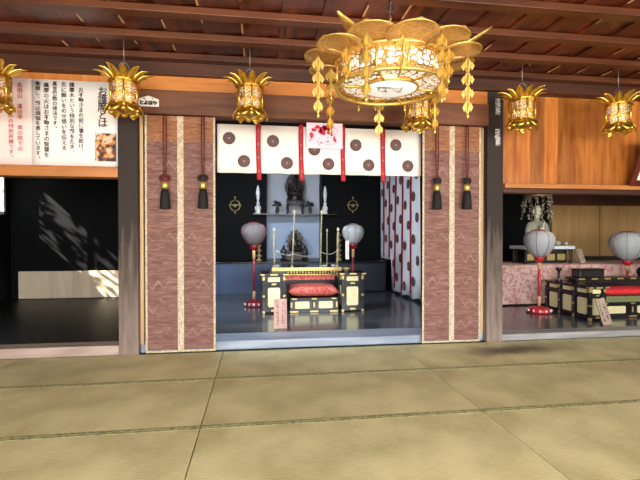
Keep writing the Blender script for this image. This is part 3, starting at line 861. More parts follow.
# framed picture leaning out over the right ledge
pb = at(629, 180, 4.5)
g = empty('framed_picture', (pb.x + .31, 4.49, 1.765), 'dark framed picture leaning out above the ledge at the right picture edge', 'picture'); g.rotation_euler = (R_(24), 0, 0)
W, H = .7, .52
m = MB()
for (a, b, c, d) in ((-W / 2, W / 2, 0, .07), (-W / 2, W / 2, H - .07, H), (-W / 2, -W / 2 + .07, .07, H - .07), (W / 2 - .07, W / 2, .07, H - .07)): m.box(a, b, -.04, 0, c, d, .005)
m.build('frame', 'frame_dark', g)
m = MB(); m.box(-W / 2 + .07, W / 2 - .07, -.022, -.004, .07, H - .07); m.build('mount', 'paper', g)
m = MB(); m.box(-W / 2 + .12, W / 2 - .12, -.026, -.0225, .12, H - .12); m.build('picture', 'bronze', g)

# ------------------------------------------------------------------ lacquered furniture
def cart(m, cx, cz, w, h, y, d):
    """rounded cartouche facing -Y"""
    pts = []
    for k in range(24):
        a = 2 * pi * k / 24; c_, s_ = cos(a), sin(a); e = .45
        pts.append((cx + w / 2 * math.copysign(abs(c_) ** e, c_) * (1 - .05 * cos(4 * a)), y, cz + h / 2 * math.copysign(abs(s_) ** e, s_) * (1 - .05 * cos(4 * a))))
    m.poly(pts, (0, d, 0))


def lacquer_desk(g, w, d, h, nx=1, ny=1):
    """black desk with gilt cartouches and fittings, local origin at the floor centre"""
    m = MB(); hx, hy = w / 2, d / 2
    m.box(-hx + .03, hx - .03, -hy + .03, hy - .03, .05, h - .035)
    for i in range(nx + 1):
        x = -hx + .02 + (w - .04) * i / nx
        for y in (-hy + .02, hy - .02): m.box(x - .02, x + .02, y - .02, y + .02, 0, h - .03, .003)
    for j in range(1, ny):
        y = -hy + .02 + (d - .04) * j / ny
        for x in (-hx + .02, hx - .02): m.box(x - .02, x + .02, y - .02, y + .02, 0, h - .03, .003)
    for z0, z1 in ((.02, .07), (h * .70, h * .76)): m.box(-hx + .008, hx - .008, -hy + .008, hy - .008, z0, z1, .003)
    m.build('body', 'black', g)
    m = MB(); m.box(-hx - .025, hx + .025, -hy - .025, hy + .025, h - .032, h, .006); top = m.build('top', 'black', g)
    for sx in (-1, 1):
        for sy in (-1, 1):
            m = MB(); m.box(sx * (hx + .027) - (.06 if sx > 0 else 0), sx * (hx + .027) + (.06 if sx < 0 else 0), sy * (hy + .027) - (.06 if sy > 0 else 0), sy * (hy + .027) + (.06 if sy < 0 else 0), h - .026, h - .006); m.build('gilt_corner', 'gold_dim', top)
    m = MB(); m.box(-.05, .05, -hy - .028, -hy, h - .026, h - .006); m.build('gilt_edge_plate', 'gold_dim', top)
    def fit(*bx):
        m = MB(); m.box(*bx); m.build('gilt_fitting', 'gold_dim', g)
    for i in range(nx + 1):
        x = -hx + .02 + (w - .04) * i / nx
        for z0, z1 in ((0, .045), (h * .40, h * .47), (h * .82, h * .93)): fit(x - .016, x + .016, -hy - .003, -hy + .03, z0 + .004, z1 - .004, .002)
    for j in range(ny + 1):
        y = -hy + .02 + (d - .04) * j / ny
        for z0, z1 in ((0, .045), (h * .40, h * .47), (h * .82, h * .93)):
            for sx in (-1, 1): fit(sx * (hx - .012) - .015, sx * (hx - .012) + .015, y - .016, y + .016, z0 + .004, z1 - .004, .002)
    fit(-w * .12, w * .12, -hy + .002, -hy + .01, .03, .06); fit(-w * .1, w * .1, -hy + .002, -hy + .01, h * .71, h * .75)
    pw = (w - .04) / nx
    for i in range(nx):
        cx = -hx + .02 + pw * (i + .5)
        m = MB(); cart(m, cx, h * .40, pw * .62, h * .50, -hy + .03, -.010); m.build('gold_panel', 'gold_leaf', g)
        m = MB(); cart(m, cx, h * .845, pw * .62, h * .12, -hy + .03, -.010); m.build('gold_panel', 'gold_leaf', g)
    pd = (d - .04) / ny
    for j in range(ny):
        cy = -hy + .02 + pd * (j + .5)
        for zc, hh in ((h * .40, h * .50), (h * .845, h * .12)):
            m = MB(); cart(m, 0, zc, pd * .62, hh, 0, -.010)
            for v in m.bm.verts: v.co = Vector((-hx + .03 + v.co.y, cy - v.co.x, v.co.z))
            m.build('gold_panel', 'gold_leaf', g)
    return g


def seat_platform(g, w, d, h):
    m = MB(); hx, hy = w / 2, d / 2
    m.box(-hx + .03, hx - .03, -hy + .03, hy - .03, .03, h - .02); m.box(-hx, hx, -hy, hy, h - .03, h, .004); m.box(-hx, hx, -hy, hy, .0, .035, .004)
    for x in (-hx + .02, 0, hx - .02): m.box(x - .02, x + .02, -hy + .004, -hy + .04, .03, h - .03, .002)
    m.build('body', 'black', g)
    def fit(*bx):
        m = MB(); m.box(*bx); m.build('gilt_fitting', 'gold_dim', g)
    for x in (-hx + .06, 0, hx - .06):
        fit(x - .06, x + .06, -hy - .002, -hy + .01, .008, .028); fit(x - .035, x + .035, -hy - .002, -hy + .01, h - .024, h - .006)
        if abs(x) > .01: x = math.copysign(hx - .02, x)
        fit(x - .012, x + .012, -hy + .002, -hy + .02, h * .35, h * .7, .002)
    for s in (-1, 1):
        m = MB(); cart(m, s * hx * .49, h * .5, hx * .62, h * .50, -hy + .03, -.01); m.build('gold_panel', 'gold_leaf', g)
    return g


def cushion(w, d, h, lift=.02):
    m = MB(); n = 14; rows_t, rows_b = [], []
    def pt(u, v, top):
        e = (1 - abs(u) ** 6) * (1 - abs(v) ** 6); k = max(0, e) ** .35
        return Vector((u * w / 2 * (1 - .03 * abs(v) ** 4), v * d / 2 * (1 - .03 * abs(u) ** 4), h * .45 + (h * .5 * k + lift * (1 - u * u) * (1 - v * v)) * (1 if top else -.9) + (0 if top else lift * .0)))
    U = [-1 + 2 * i / n for i in range(n + 1)]
    m.quadgrid([[pt(u, v, True) for u in U] for v in U]); m.quadgrid([[pt(u, v, False) for u in reversed(U)] for v in U])
    zmin = min(v.co.z for v in m.bm.verts)
    for v in m.bm.verts: v.co.z -= zmin
    bmesh.ops.remove_doubles(m.bm, verts=m.bm.verts, dist=1e-4)
    return m


# centre altar group
Yf = 6.2
xL0, xL1 = at(262, 295, Yf).x, at(286, 295, Yf).x; xR0, xR1 = at(341, 295, Yf).x, at(364.5, 295, Yf).x
h = at(274, 273.5, Yf).z - FZ
DG = 'lacquered side desks of the central altar'
desk = empty('altar_desk', ((xL0 + xL1) / 2, Yf + .17, FZ), 'black and gold desk left of the red cushion at the central altar', 'desk', DG)
lacquer_desk(desk, xL1 - xL0 - .01, .34, h)
dup(desk, ((xR0 + xR1) / 2, Yf + .17, FZ), 'black and gold desk right of the red cushion at the central altar')
xa, xb = at(289.5, 305, Yf).x, at(339, 305, Yf).x
g = empty('seat_platform', ((xa + xb) / 2, Yf + .30, FZ), 'low black platform with two gold panels under the central red cushion', 'platform')
seat_platform(g, xb - xa - .02, .56, .215)
xa2, xb2 = at(288, 290, Yf).x, at(340.5, 290, Yf).x
m = cushion(.745, .56, .14); o = one('seat_cushion', m, 'cushion', 'red brocade cushion on the low platform at the central altar', 'cushion')
o.location = ((xa + xb) / 2, Yf + .30, FZ + .216)
# square fire altar behind
ax0, ax1 = at(272, 270, 6.88).x, at(341, 270, 6.88).x; ay0, ay1 = 6.86, 7.75; az = at(305, 268, 6.88).z
g = empty('fire_altar', ((ax0 + ax1) / 2, (ay0 + ay1) / 2, FZ), 'square black altar with a gilt rim behind the red cushion', 'altar')
m = MB(); m.box(ax0 + .05, ax1 - .05, ay0 + .05, ay1 - .05, FZ, az - .05); m.box(ax0 + .02, ax1 - .02, ay0 + .02, ay1 - .02, FZ, FZ + .06, .004); m.build('body', 'black', g, True)
m = MB(); m.box(ax0, ax1, ay0, ay1, az - .03, az, .005); m.build('top', 'black', g, True)
m = MB(); m.box(ax0 - .005, ax1 + .005, ay0 - .012, ay0 + .004, az - .045, az + .012, .003)
for k in range(24):
    x = ax0 + .025 + (ax1 - ax0 - .05) * k / 23; m.ell((x, ay0 - .012, az - .07), (.018, .012, .025), 8)
m.box(ax0, ax1, ay0 + .02, ay0 + .03, az - .11, az - .098); m.build('gilt_rim', 'gold_dim', g, True)
m = MB(); m.box(ax0 + .1, ax1 - .1, ay0 + .035, ay0 + .05, az - .19, az - .12); m.box(ax0 + .04, ax1 - .04, ay0 + .02, ay0 + .05, az - .13, az - .112); m.build('red_valance', 'cushion', g, True)


def pole(px0, py0, px1, py1, Y, lab, r=.012):
    p0 = at(px0, py0, Y); p1 = at(px1, py1, Y); b = Vector((p0.x, Y, az + .001)); t = Vector((p1.x, Y, p1.z))
    g = empty('altar_pole', b, lab, 'pole', 'gilt poles on the fire altar'); d = t - b
    m = MB(); m.tube([(0, 0, 0), d * .5, d * .985], r, 10); m.build('shaft', 'pole_gilt', g)
    m = MB(); m.lathe([(r, 0), (r * 1.5, .012), (r * 1.5, .03), (r * .6, .045), (0, .06)], d * .98, 10); m.build('gilt_finial', 'gold_leaf', g)
    m = MB(); m.lathe([(r * 2, 0), (r * 2, .02), (r * 1.1, .035)], (0, 0, 0), 10); m.build('foot', 'gold_dim', g)
    return t


pole(274.5, 268, 274, 230, 6.95, 'short gilt pole at the left front corner of the fire altar')
pole(292, 268, 294.5, 212, 7.0, 'tall leaning gilt pole on the fire altar, left of its middle')
pole(320.5, 268, 321.5, 212, 7.0, 'tall upright gilt pole on the fire altar, right of its middle')
pole(337, 268, 338, 230, 6.95, 'thick short gilt pole at the right front corner of the fire altar', .015)
pole(327, 266, 327, 231, 7.62, 'thin short gilt pole at the back of the fire altar, between two front poles', .010)
ra, rb, rc_, rd = at(274, 249, 6.95), at(294, 254, 6.97), at(321, 252, 6.97), at(338, 250, 6.95)
m = MB(); pts = []
for p, q in ((ra, rb), (rb, rc_), (rc_, rd)):
    for k in range(6): t = k / 6; v = p.lerp(q, t); pts.append((v.x, 6.925, v.z - .05 * sin(pi * t)))
pts.append((rd.x, 6.925, rd.z)); m.tube(pts, .006, 6)
one('altar_rope', m, 'rope', 'thin pale rope strung between the gilt altar poles', 'rope')


def bowl(name, px, py, Y, z, r, hgt, mat, lab, cat='bowl'):
    p = at(px, py, Y); m = MB(); m.lathe([(0, 0), (r * .5, 0), (r * .55, hgt * .15), (r * .9, hgt * .6), (r, hgt), (r * .93, hgt), (r * .8, hgt * .6), (0, hgt * .25)], (0, 0, 0), 20)
    o = one(name, m, mat, lab, cat); o.location = (p.x, Y, z); return o


bowl('oval_dish', 324, 275, 6.3, FZ + h + .001, .05, .03, 'celadon', 'x').location = (at(324, 275, 6.98).x, 6.93, az + .013)
bpy.data.objects['oval_dish']['label'] = 'pale celadon dish on the gilt front rim of the fire altar'; bpy.data.objects['oval_dish']['category'] = 'dish'
bowl('offering_bowl', 346.5, 272, 6.37, FZ + h + .001, .055, .06, 'gold_dim', 'small metal bowl on the right black and gold desk')
bowl('offering_bowl', 277, 267, 7.15, az + .001, .045, .03, 'porcelain', 'small white bowl on the left side of the fire altar', )
bowl('offering_bowl', 333, 267, 7.15, az + .001, .045, .03, 'porcelain', 'small white bowl on the right side of the fire altar', )
bowl('offering_bowl', 267, 272, 6.37, FZ + h + .001, .04, .035, 'bronze', 'small dark bowl on the left black and gold desk')


def plaque(loc, w, hgt, mat, lab, lean=8, roll=0, seed=1, rz=0):
    g = empty('wooden_tablet', loc, lab, 'tablet'); g.rotation_euler = (R_(-lean), R_(roll), R_(rz))
    m = MB(); m.box(-w / 2, w / 2, 0, .02, 0, hgt, .003); m.build('board', mat, g)
    m = MB()
    for x in (-w * .25, w * .2): strokes(m, x - .012, x + .012, hgt * .12, hgt * .9, -.0015, 26, .006, seed + int(x * 100))
    m.build('faded_writing', 'ink_brown' if seed != 1 else 'rib_red', g)
    m = MB(); m.tube([(0, .02, hgt * .6), (0, .02 + hgt * .28, hgt * .06)], .008, 6); m.build('prop', mat, g)
    return g


p = at(280.5, 328, 5.2)
plaque((p.x, 5.19, FZ + .002), .155, .355, 'plaque', 'pale pink wooden tablet standing before the central altar desk', 8, 0, 1)


# ------------------------------------------------------------------ globe lanterns on stands
def globe_stand(loc, top_z, r, lab, globe, rib, pole_mat, base_mat, streamer=False, group='silk globe lanterns on red stands'):
    g = empty('lantern_stand', loc, lab, 'lantern', group); H = top_z - loc[2]; gh = r * 1.78
    m = MB(); m.lathe([(0, 0), (r * .72, 0), (r * .78, .02), (r * .74, .055), (r * .6, .075), (r * .2, .09), (0, .09)], (0, 0, 0), 24, wob=lambda a, z: 1 + .03 * cos(12 * a)); b = m.build('base', base_mat, g)
    for k in range(12):
        a = 2 * pi * k / 12; m = MB(); m.ell((r * .755 * cos(a), r * .755 * sin(a), .037), (.014, .014, .022), 8); m.build('base_petal', 'porcelain', b)
    m = MB(); m.tube([(0, 0, .085), (0, 0, H - gh - .02)], .02, 10); m.build('pole', pole_mat, g)
    for z0 in (.10, (H - gh) * .78):
        m = MB(); m.lathe([(.022, z0), (.022, z0 + .14)], (0, 0, 0), 10); m.build('pole_sleeve', 'slim', g)['label'] = 'pale sleeve on the pole'
    m = MB(); z0 = H - gh; m.lathe([(.02, z0 - .08), (.05, z0 - .06), (.07, z0 - .02), (.075, z0 + .02), (0, z0 + .02)], (0, 0, 0), 14); m.build('holder', base_mat, g)
    prof = [(.075, z0 + .01), (r * .62, z0 + gh * .16), (r * .86, z0 + gh * .36), (r * .99, z0 + gh * .58), (r * .97, z0 + gh * .76), (r * .8, z0 + gh * .92), (r * .45, z0 + gh), (r * .3, z0 + gh + .005)]
    m = MB(); m.lathe(prof, (0, 0, 0), 32, wob=lambda a, z: 1 + .025 * abs(sin(4 * a))); gl = m.build('silk_globe', globe, g)
    m = MB()
    for k in range(8):
        a = 2 * pi * k / 8; m.tube([(q * 1.0 * cos(a) + .003 * cos(a), q * sin(a) + .003 * sin(a), z) for q, z in prof], .004, 5)
    m.build('globe_rib', rib, gl)
    m = MB(); m.lathe([(0, z0 + gh + .025), (r * .3, z0 + gh + .02), (r * .46, z0 + gh), (r * .44, z0 + gh - .01)], (0, 0, 0), 16); m.build('rim_cap', rib, g)
    if streamer:
        m = MB()
        for k, x in enumerate((-.13, -.10)): m.quadgrid([[(x + s * .013, -.1 + .01 * sin(z * 9), z) for s in (-1, 1)] for z in [z0 + .06 - j * .05 for j in range(7)]])
        m.build('hanging_streamer', 'cloth', g)
    return g


p = at(254, 305, 6.93); globe_stand((p.x, 6.93, FZ), at(254, 223.5, 6.93).z, .195, 'dim silk globe lantern on a red stand, left of the central altar', 'globe_dim', 'rib_red', 'red_dull', 'red_dull')
p = at(353, 305, 6.93); globe_stand((p.x, 6.93, FZ), at(353, 225, 6.93).z, .175, 'pale silk globe lantern behind the right desk of the central altar', 'globe', 'rib', 'red_dull', 'red_dull', True)

# ------------------------------------------------------------------ back of the altar room
cz = .68
g = empty('altar_counter', (.6, 8.35, FZ), 'long blue grey panelled counter along the back of the altar room', 'counter')
m = MB(); m.box(-1.24, 1.55, 8.37, 9.18, FZ, cz - .03, .004); m.build('front_panelling', 'counter', g, True)
m = MB(); m.box(1.55, 2.5, 8.33, 9.18, FZ, cz - .03, .03); m.build('dark_end_cabinet', 'navy', g, True)
m = MB(); m.box(-1.24, 2.5, 8.31, 9.19, cz - .028, cz, .008); m.build('counter_top', 'black', g, True)
sz = 1.63
m = MB(); m.box(NX0, NX1, 9.2, 9.6, FZ, cz); struct('trim_15', m, 'black')
g = empty('altar_shelf', (.75, 9.1, sz), 'black shelf across the pale niche carrying the upper statue', 'shelf')
m = MB(); m.box(-.12, 1.62, 8.95, 9.2, sz - .025, sz, .005); m.box(NX0, NX1, 9.19, 9.585, sz - .03, sz); m.build('board', 'black', g, True)



def seated(m, s, dz=0, arms=True):
    """a robed figure sitting cross-legged, facing -Y, unit height about s"""
    E_ = lambda c, r, mt=None: m.ell(Vector(c) * s + Vector((0, 0, dz)), Vector(r) * s, 16, mt)
    E_((0, .0, .13), (.34, .24, .13)); E_((-.24, -.06, .11), (.15, .17, .1)); E_((.24, -.06, .11), (.15, .17, .1))
    E_((0, .03, .36), (.21, .15, .26)); E_((0, .03, .55), (.235, .12, .11)); E_((0, .0, .70), (.065, .065, .09))
    if arms:
        E_((-.25, -.02, .42), (.08, .09, .2), Matrix.Rotation(R_(12), 3, 'Y')); E_((.25, -.02, .42), (.08, .09, .2), Matrix.Rotation(R_(-12), 3, 'Y'))
        E_((-.16, -.15, .29), (.14, .07, .06), Matrix.Rotation(R_(-25), 3, 'Z')); E_((.16, -.15, .29), (.14, .07, .06), Matrix.Rotation(R_(25), 3, 'Z'))


def small_table(g, w, d, h, mat='bronze'):
    m = MB(); m.box(-w / 2, w / 2, -d / 2, d / 2, h - .04, h, .006); m.box(-w / 2 + .02, w / 2 - .02, -d / 2 + .02, d / 2 - .02, h - .08, h - .04)
    m.build('table_top', mat, g)
    for sx in (-1, 1):
        for sy in (-1, 1):
            m = MB(); x, y = sx * (w / 2 - .04), sy * (d / 2 - .04); m.tube([(x, y, h - .06), (x + sx * .012, y, h * .5), (x, y, .05), (x + sx * .02, y, 0)], [.028, .024, .018, .022], 8); m.build('leg', mat, g)


sx0 = at(295, 210, 9.25).x
g = empty('statue_table', (sx0, 9.22, sz + .008), 'small dark table with curved legs under the upper statue', 'table')
small_table(g, .38, .3, .27)
g = empty('bronze_statue', (sx0, 9.22, sz + .279), 'dark seated statue with a halo on the upper shelf of the niche', 'statue')
m = MB(); m.lathe([(.16, 0), (.18, .03), (.14, .07), (.17, .1), (0, .1)], (0, 0, 0), 16, wob=lambda a, z: 1 + .05 * cos(8 * a)); m.build('lotus_pedestal', 'bronze', g)
m = MB(); seated(m, .46, .10); m.ell((0, 0, .10 + .46 * .84), (.05, .055, .065)); m.ell((0, .0, .10 + .46 * 1.0), (.022, .022, .035)); m.build('figure', 'bronze', g, remesh=.012)
m = MB(); m.poly([(.21 * cos(t) * (1 - .25 * max(0, sin(t))), .12, .33 + .30 * sin(t)) for t in [2 * pi * k / 28 for k in range(28)]], (0, .02, 0)); m.build('halo', 'bronze', g)
sx1 = at(295, 260, 9.1).x
g = empty('bronze_statue', (sx1, 9.0, cz), 'dark seated statue with jagged flame halo on the counter, below the shelf', 'statue')
m = MB(); m.box(-.2, .2, -.15, .15, 0, .1, .01); m.box(-.16, .16, -.12, .12, .1, .17, .01); m.build('rock_pedestal', 'bronze', g)
m = MB(); seated(m, .38, .17); m.ell((0, 0, .17 + .38 * .84), (.042, .048, .056)); m.build('figure', 'bronze', g, remesh=.011)
m = MB(); m.poly([((.15 + (.05 if k % 2 else 0)) * cos(t) * (1 - .3 * max(0, sin(t))), .1, .38 + (.22 + (.05 if k % 2 else 0)) * sin(t)) for k, t in [(k, 2 * pi * k / 26) for k in range(26)]], (0, .02, 0)); m.build('flame_halo', 'bronze', g)
m = MB(); m.tube([(.12, -.08, .25), (.13, -.09, .58)], [.008, .003], 6); m.build('sword', 'bronze', g)
for px, lab in ((283.5, 'small dark attendant figure left of the lower statue'), (305, 'small dark attendant figure right of the lower statue')):
    p = at(px, 262, 8.72); g = empty('attendant_figure', (p.x, 8.72, cz), lab, 'statue', 'attendant figures beside the lower statue')
    m = MB(); m.lathe([(.06, 0), (.07, .02), (.05, .05), (0, .05)], (0, 0, 0), 12); m.build('pedestal', 'bronze', g)
    m = MB(); m.ell((0, 0, .13), (.045, .04, .1)); m.ell((0, 0, .2), (.055, .035, .05)); m.ell((0, 0, .27), (.028, .03, .036)); m.ell((-.05, -.02, .17), (.02, .02, .05)); m.ell((.05, -.02, .17), (.02, .02, .05)); m.build('figure', 'bronze', g, remesh=.01)


def lotus_vase(loc, lab, s=1.0):
    g = empty('lotus_vase', loc, lab, 'vase', 'dark lotus vases on the shelf')
    m = MB(); m.lathe([(.05 * s, 0), (.03 * s, .02 * s), (.05 * s, .06 * s), (.035 * s, .1 * s), (.045 * s, .13 * s), (0, .13 * s)], (0, 0, 0), 14); m.build('vase', 'bronze', g)
    m = MB(); rr = random.Random(3)
    for k in range(7):
        a = k * .9; r = .03 + .02 * (k % 3); z = .16 + .03 * (k % 4)
        m.tube([(0, 0, .12 * s), (r * cos(a) * s, r * sin(a) * s, z * s)], .005, 5); m.ell((r * 1.6 * cos(a) * s, r * 1.6 * sin(a) * s, (z + .02) * s), (.05 * s, .045 * s, .018 * s), 10)
    m.build('lotus_leaves', 'bronze', g); return g


lotus_vase((at(277.5, 208, 9.05).x, 9.05, sz), 'dark vase of lotus leaves left of the upper statue', .95)
lotus_vase((at(310, 208, 9.05).x, 9.05, sz), 'dark vase of lotus leaves right of the upper statue', .95)
for px, lab in ((258, 'tall slim white vase on the shelf left of the pale niche'), (325, 'tall slim white vase on the shelf right of the pale niche')):
    p = at(px, 205, 9.05); g = empty('white_vase', (p.x, 9.05, sz), lab, 'vase', 'tall white vases at the niche')
    m = MB(); m.lathe([(.055, 0), (.06, .02), (.045, .05), (.06, .09), (.065, .13), (.035, .17), (.03, .2), (.045, .23), (.04, .23), (0, .2)], (0, 0, 0), 18); m.build('vase', 'porcelain', g)
    m = MB(); m.lathe([(.012, .2), (.03, .3), (.045, .42), (.03, .52), (.012, .58), (0, .59)], (0, 0, 0), 10); m.build('white_flower', 'porcelain', g)
for px, lab in ((235, 'openwork brass ornament on the dark panel left of the niche'), (353, 'openwork brass ornament on the dark panel right of the niche')):
    p = at(px, 205.5, 9.18); g = empty('brass_ornament', (p.x, 9.208, p.z), lab, 'ornament', 'brass ornaments flanking the niche')
    m = MB()
    for s in (-1, 1): m.tube([(s * (.03 + .07 * sin(t)), -.015, .10 * cos(t)) for t in [pi * k / 12 for k in range(13)]], .009, 6)
    m.tube([(-.13, -.015, 0), (-.09, -.015, .02), (0, -.02, .0), (.09, -.015, .02), (.13, -.015, 0)], .008, 6); m.ell((0, -.02, 0), (.035, .02, .035), 10); m.build('scroll', 'gold_dim', g)
    m = MB(); m.tube([(0, -.012, .1), (0, -.012, .17)], .008, 6); m.ell((0, -.015, -.13), (.018, .014, .035), 8); m.ell((0, -.012, .17), (.02, .012, .02), 8); m.build('finial', 'gold_dim', g)
for px, lab in ((259, 'slender gilt stacked stand behind the left globe lantern'), (339, 'slender gilt stacked stand beside the right globe lantern')):
    p = at(px, 262, 8.6); g = empty('gilt_stand', (p.x, 8.6, cz), lab, 'stand', 'gilt stacked stands on the counter')
    m = MB(); m.lathe([(.06, 0), (.06, .02), (.02, .05), (.014, .56), (0, .56)], (0, 0, 0), 12); m.build('stem', 'gold_dim', g)
    for k in range(5):
        m = MB(); z = .09 + k * .1; m.lathe([(.016, z - .015), (.05, z), (.055, z + .02), (.02, z + .035)], (0, 0, 0), 14); m.build('lotus_tier', 'gold_dim', g)

# crest curtain along the right side of the altar room
XC = 2.6; cy0, cy1 = 6.80, 9.12; czt, czb = 2.45, FZ + .02
g = empty('crest_curtain', (XC, cy0, czb), 'long white side curtain with red ribbons and dark crests, inside the altar room', 'curtain')
fold = lambda y, z: .018 * sin((y - cy0) * 2 * pi / .42) + .02 * sin(3 * y)
m = MB(); n = 60
m.quadgrid([[(XC + fold(cy0 + (cy1 - cy0) * k / n, z) * (czt - z) / (czt - czb), cy0 + (cy1 - cy0) * k / n, z if z > czb + .01 else (czb + .02 * (1 + sin(k * .5)) if cy0 + (cy1 - cy0) * k / n < 8.28 else cz + .02)) for k in range(n + 1)] for z in [czt - (czt - czb) * j / 6 for j in range(7)]])
for v in m.bm.verts:
    if v.co.y > 8.28 and v.co.z < cz + .02: v.co.z = cz + .02
o = m.build('cloth', 'cloth_side', g, True); q = o.modifiers.new('thick', 'SOLIDIFY'); q.thickness = .003
m0 = 0
ys = [6.80 + .405 * k for k in range(1, 6)]
for k, y in enumerate(ys):
    zb_ = czb + .10 if y < 8.28 else cz + .06
    f = lambda z: XC + fold(y, z) * (czt - z) / (czt - czb) - .012
    m = MB(); m.quadgrid([[(f(z), y + s * .04, z) for s in (-1, 0, 1)] for z in [czt - (czt - zb_) * j / 10 for j in range(11)]]); o = m.build('ribbon', 'ribbon', g, True)
    q = o.modifiers.new('thick', 'SOLIDIFY'); q.thickness = .003
rr = random.Random(2)
for k in range(6):
    for j in range(6):
        y = 6.80 + .405 * (k + .5) + (.07 if j % 2 else -.07); z = 2.2 - j * .36 - (.12 if k % 2 else 0)
        if z < (czb + .15 if y < 8.2 else cz + .12) or y > cy1 - .09: continue
        m = MB(); crest(m, (XC + fold(y, z) * (czt - z) / (czt - czb) - .012, y, z), .088, Vector((-1, 0, 0))); m.build('crest', ['crest', 'crest_line'], g, True)

# ------------------------------------------------------------------ right bay
TX0, TX1, TY0, TY1, TZ = 3.2, 7.4, 6.45, 7.35, .71
g = empty('offering_table', ((TX0 + TX1) / 2, (TY0 + TY1) / 2, FZ - .01), 'long table under pink brocade at the back of the right bay', 'table')
m = MB(); m.box(TX0 + .02, TX1 - .02, TY0 + .04, TY1, TZ - .05, TZ - .012); m.build('table_top', 'plate', g, True)
for x in (TX0 + .08, TX1 - .08):
    for y in (TY0 + .1, TY1 - .08):
        m = MB(); m.box(x - .03, x + .03, y - .03, y + .03, FZ - .01, TZ - .05); m.build('leg', 'plate', g, True)
m = MB(); n = 160
m.quadgrid([[(TX0 + (TX1 - TX0) * k / n, y - (.012 * sin(k * .8) * (TZ - z) / TZ), z) for k in range(n + 1)] for y, z in ((TY1, TZ), (TY0 + .02, TZ), (TY0, TZ - .012), (TY0 - .005, .5), (TY0 - .012, .3), (TY0 - .015, FZ + .015))])
one('brocade_tablecloth', m, 'pink_brocade', 'pink and cream brocade cloth hanging to the floor from the long table', 'tablecloth')

# stand, statue, canopy
px = 543.5; SX = at(px, 250, 6.8).x
g = empty('statue_stand', (SX, 6.85, TZ + .001), 'low black and gold stand with a pale cloth top under the monk statue', 'stand')
sh_ = at(543, 246, 6.65).z - TZ
W = .92
m = MB(); m.box(-W / 2 + .02, W / 2 - .02, -.2, .2, sh_ - .075, sh_ - .055, .003); m.build('frame', 'black', g)
m = MB(); m.box(-W / 2, W / 2, -.22, .22, sh_ - .055, sh_, .008); m.build('cloth_top', 'white_cloth_stand', g)
for x in (-W / 2 + .05, W / 2 - .05):
    for y in (-.17, .17):
        m = MB(); m.box(x - .02, x + .02, y - .02, y + .02, 0, sh_ - .07, .003); m.build('leg', 'black', g)
m = MB(); m.box(-W / 2 + .07, W / 2 - .07, -.10, .17, .005, sh_ - .075); m.build('recess_panel', 'black', g)
for k in range(4):
    m = MB(); cart(m, -.29 + .193 * k, sh_ * .36, .15, sh_ * .38, -.10, -.012); m.build('gold_panel', 'gold_dim', g)
stx = at(539, 240, 6.8).x
g = empty('monk_statue', (stx, 6.86, TZ + .002 + sh_), 'pale seated monk statue with joined hands, behind a globe lantern', 'statue')
m = MB(); seated(m, .66); m.ell((0, -.12, .30), (.05, .035, .05)); m.build('robed_body', 'stone', g, remesh=.014)
m = MB(); m.ell((0, 0, .585), (.075, .082, .098)); m.ell((0, -.08, .575), (.014, .02, .02)); m.ell((-.076, 0, .58), (.014, .02, .032)); m.ell((.076, 0, .58), (.014, .02, .032)); m.ell((0, 0, .5), (.045, .045, .06)); m.ell((0, -.062, .535), (.04, .02, .015))
m.build('head', 'skin_stone', g, remesh=.008)
m = MB(); m.tube([(.0, -.16, .26), (.02, -.17, .42)], [.012, .006], 8); m.ell((-.018, -.15, .27), (.02, .018, .04)); m.ell((.018, -.15, .27), (.02, .018, .04)); m.build('joined_hands', 'skin_stone', g)
hx_, hz0 = at(537, 197, 6.9).x, at(537, 195.5, 6.9).z
g = empty('hanging_canopy', (hx_, 6.9, hz0), 'round gilt canopy with strings of beads hanging above the monk statue', 'canopy')
m = MB(); m.lathe([(0, .06), (.1, .05), (.2, .03), (.23, .0), (.23, -.03), (.2, -.03), (0, -.01)], (0, 0, 0), 24); m.build('crown', 'gold_dim', g)
rr = random.Random(5)
for k in range(14):
    a = 2 * pi * k / 14; m = MB(); r = .21; n = rr.choice((3, 5, 7, 8)) 
    m.tube([(r * cos(a), r * sin(a), -.03), (r * 1.12 * cos(a), r * 1.12 * sin(a), -.03 - n * .055)], .003, 5)
    for j in range(n):
        q = 1 + .12 * j / n; s = rr.uniform(.012, .024); jx, jy = rr.uniform(-.02, .02), rr.uniform(-.02, .02); m.ell((r * q * cos(a) + jx, r * q * sin(a) + jy, -.06 - j * .055 + rr.uniform(-.015, .015)), (s, s, s * 1.2), 8)
    m.build('bead_string', 'glass_bead', g)
m = MB(); m.tube([(0, 0, .05), (0, 0, ZC - .05 - hz0)], .006, 6); m.build('hanging_chain', 'gold_dim', g)
for i, (px, lab) in enumerate(((559, 'round grey green fruit on the stand right of the monk statue, nearest the statue'), (567, 'round grey green fruit on the stand, at its right corner'))):
    p = at(px, 243, 6.75); r = .05 if i == 0 else .04; g = empty('melon', (p.x, 6.78, TZ + .002 + sh_), lab, 'fruit', 'fruit beside the monk statue')
    m = MB(); m.lathe([(0, 0), (r * .6, .006), (r, r * .8), (r * .75, r * 1.5), (0, r * 1.7)], (0, 0, 0), 16, wob=lambda a, z: 1 + .04 * cos(8 * a)); m.build('flesh', 'fruit', g)
    m = MB(); m.tube([(0, 0, r * 1.65), (.006, 0, r * 2)], .004, 5); m.build('stem', 'green', g)
p = at(582, 262, 6.62); plaque((p.x, 6.58, TZ + .014), .09, .24, 'plaque_old', 'small wooden tablet on the brocade table, right of the black and gold stand', 10, -14, 6)

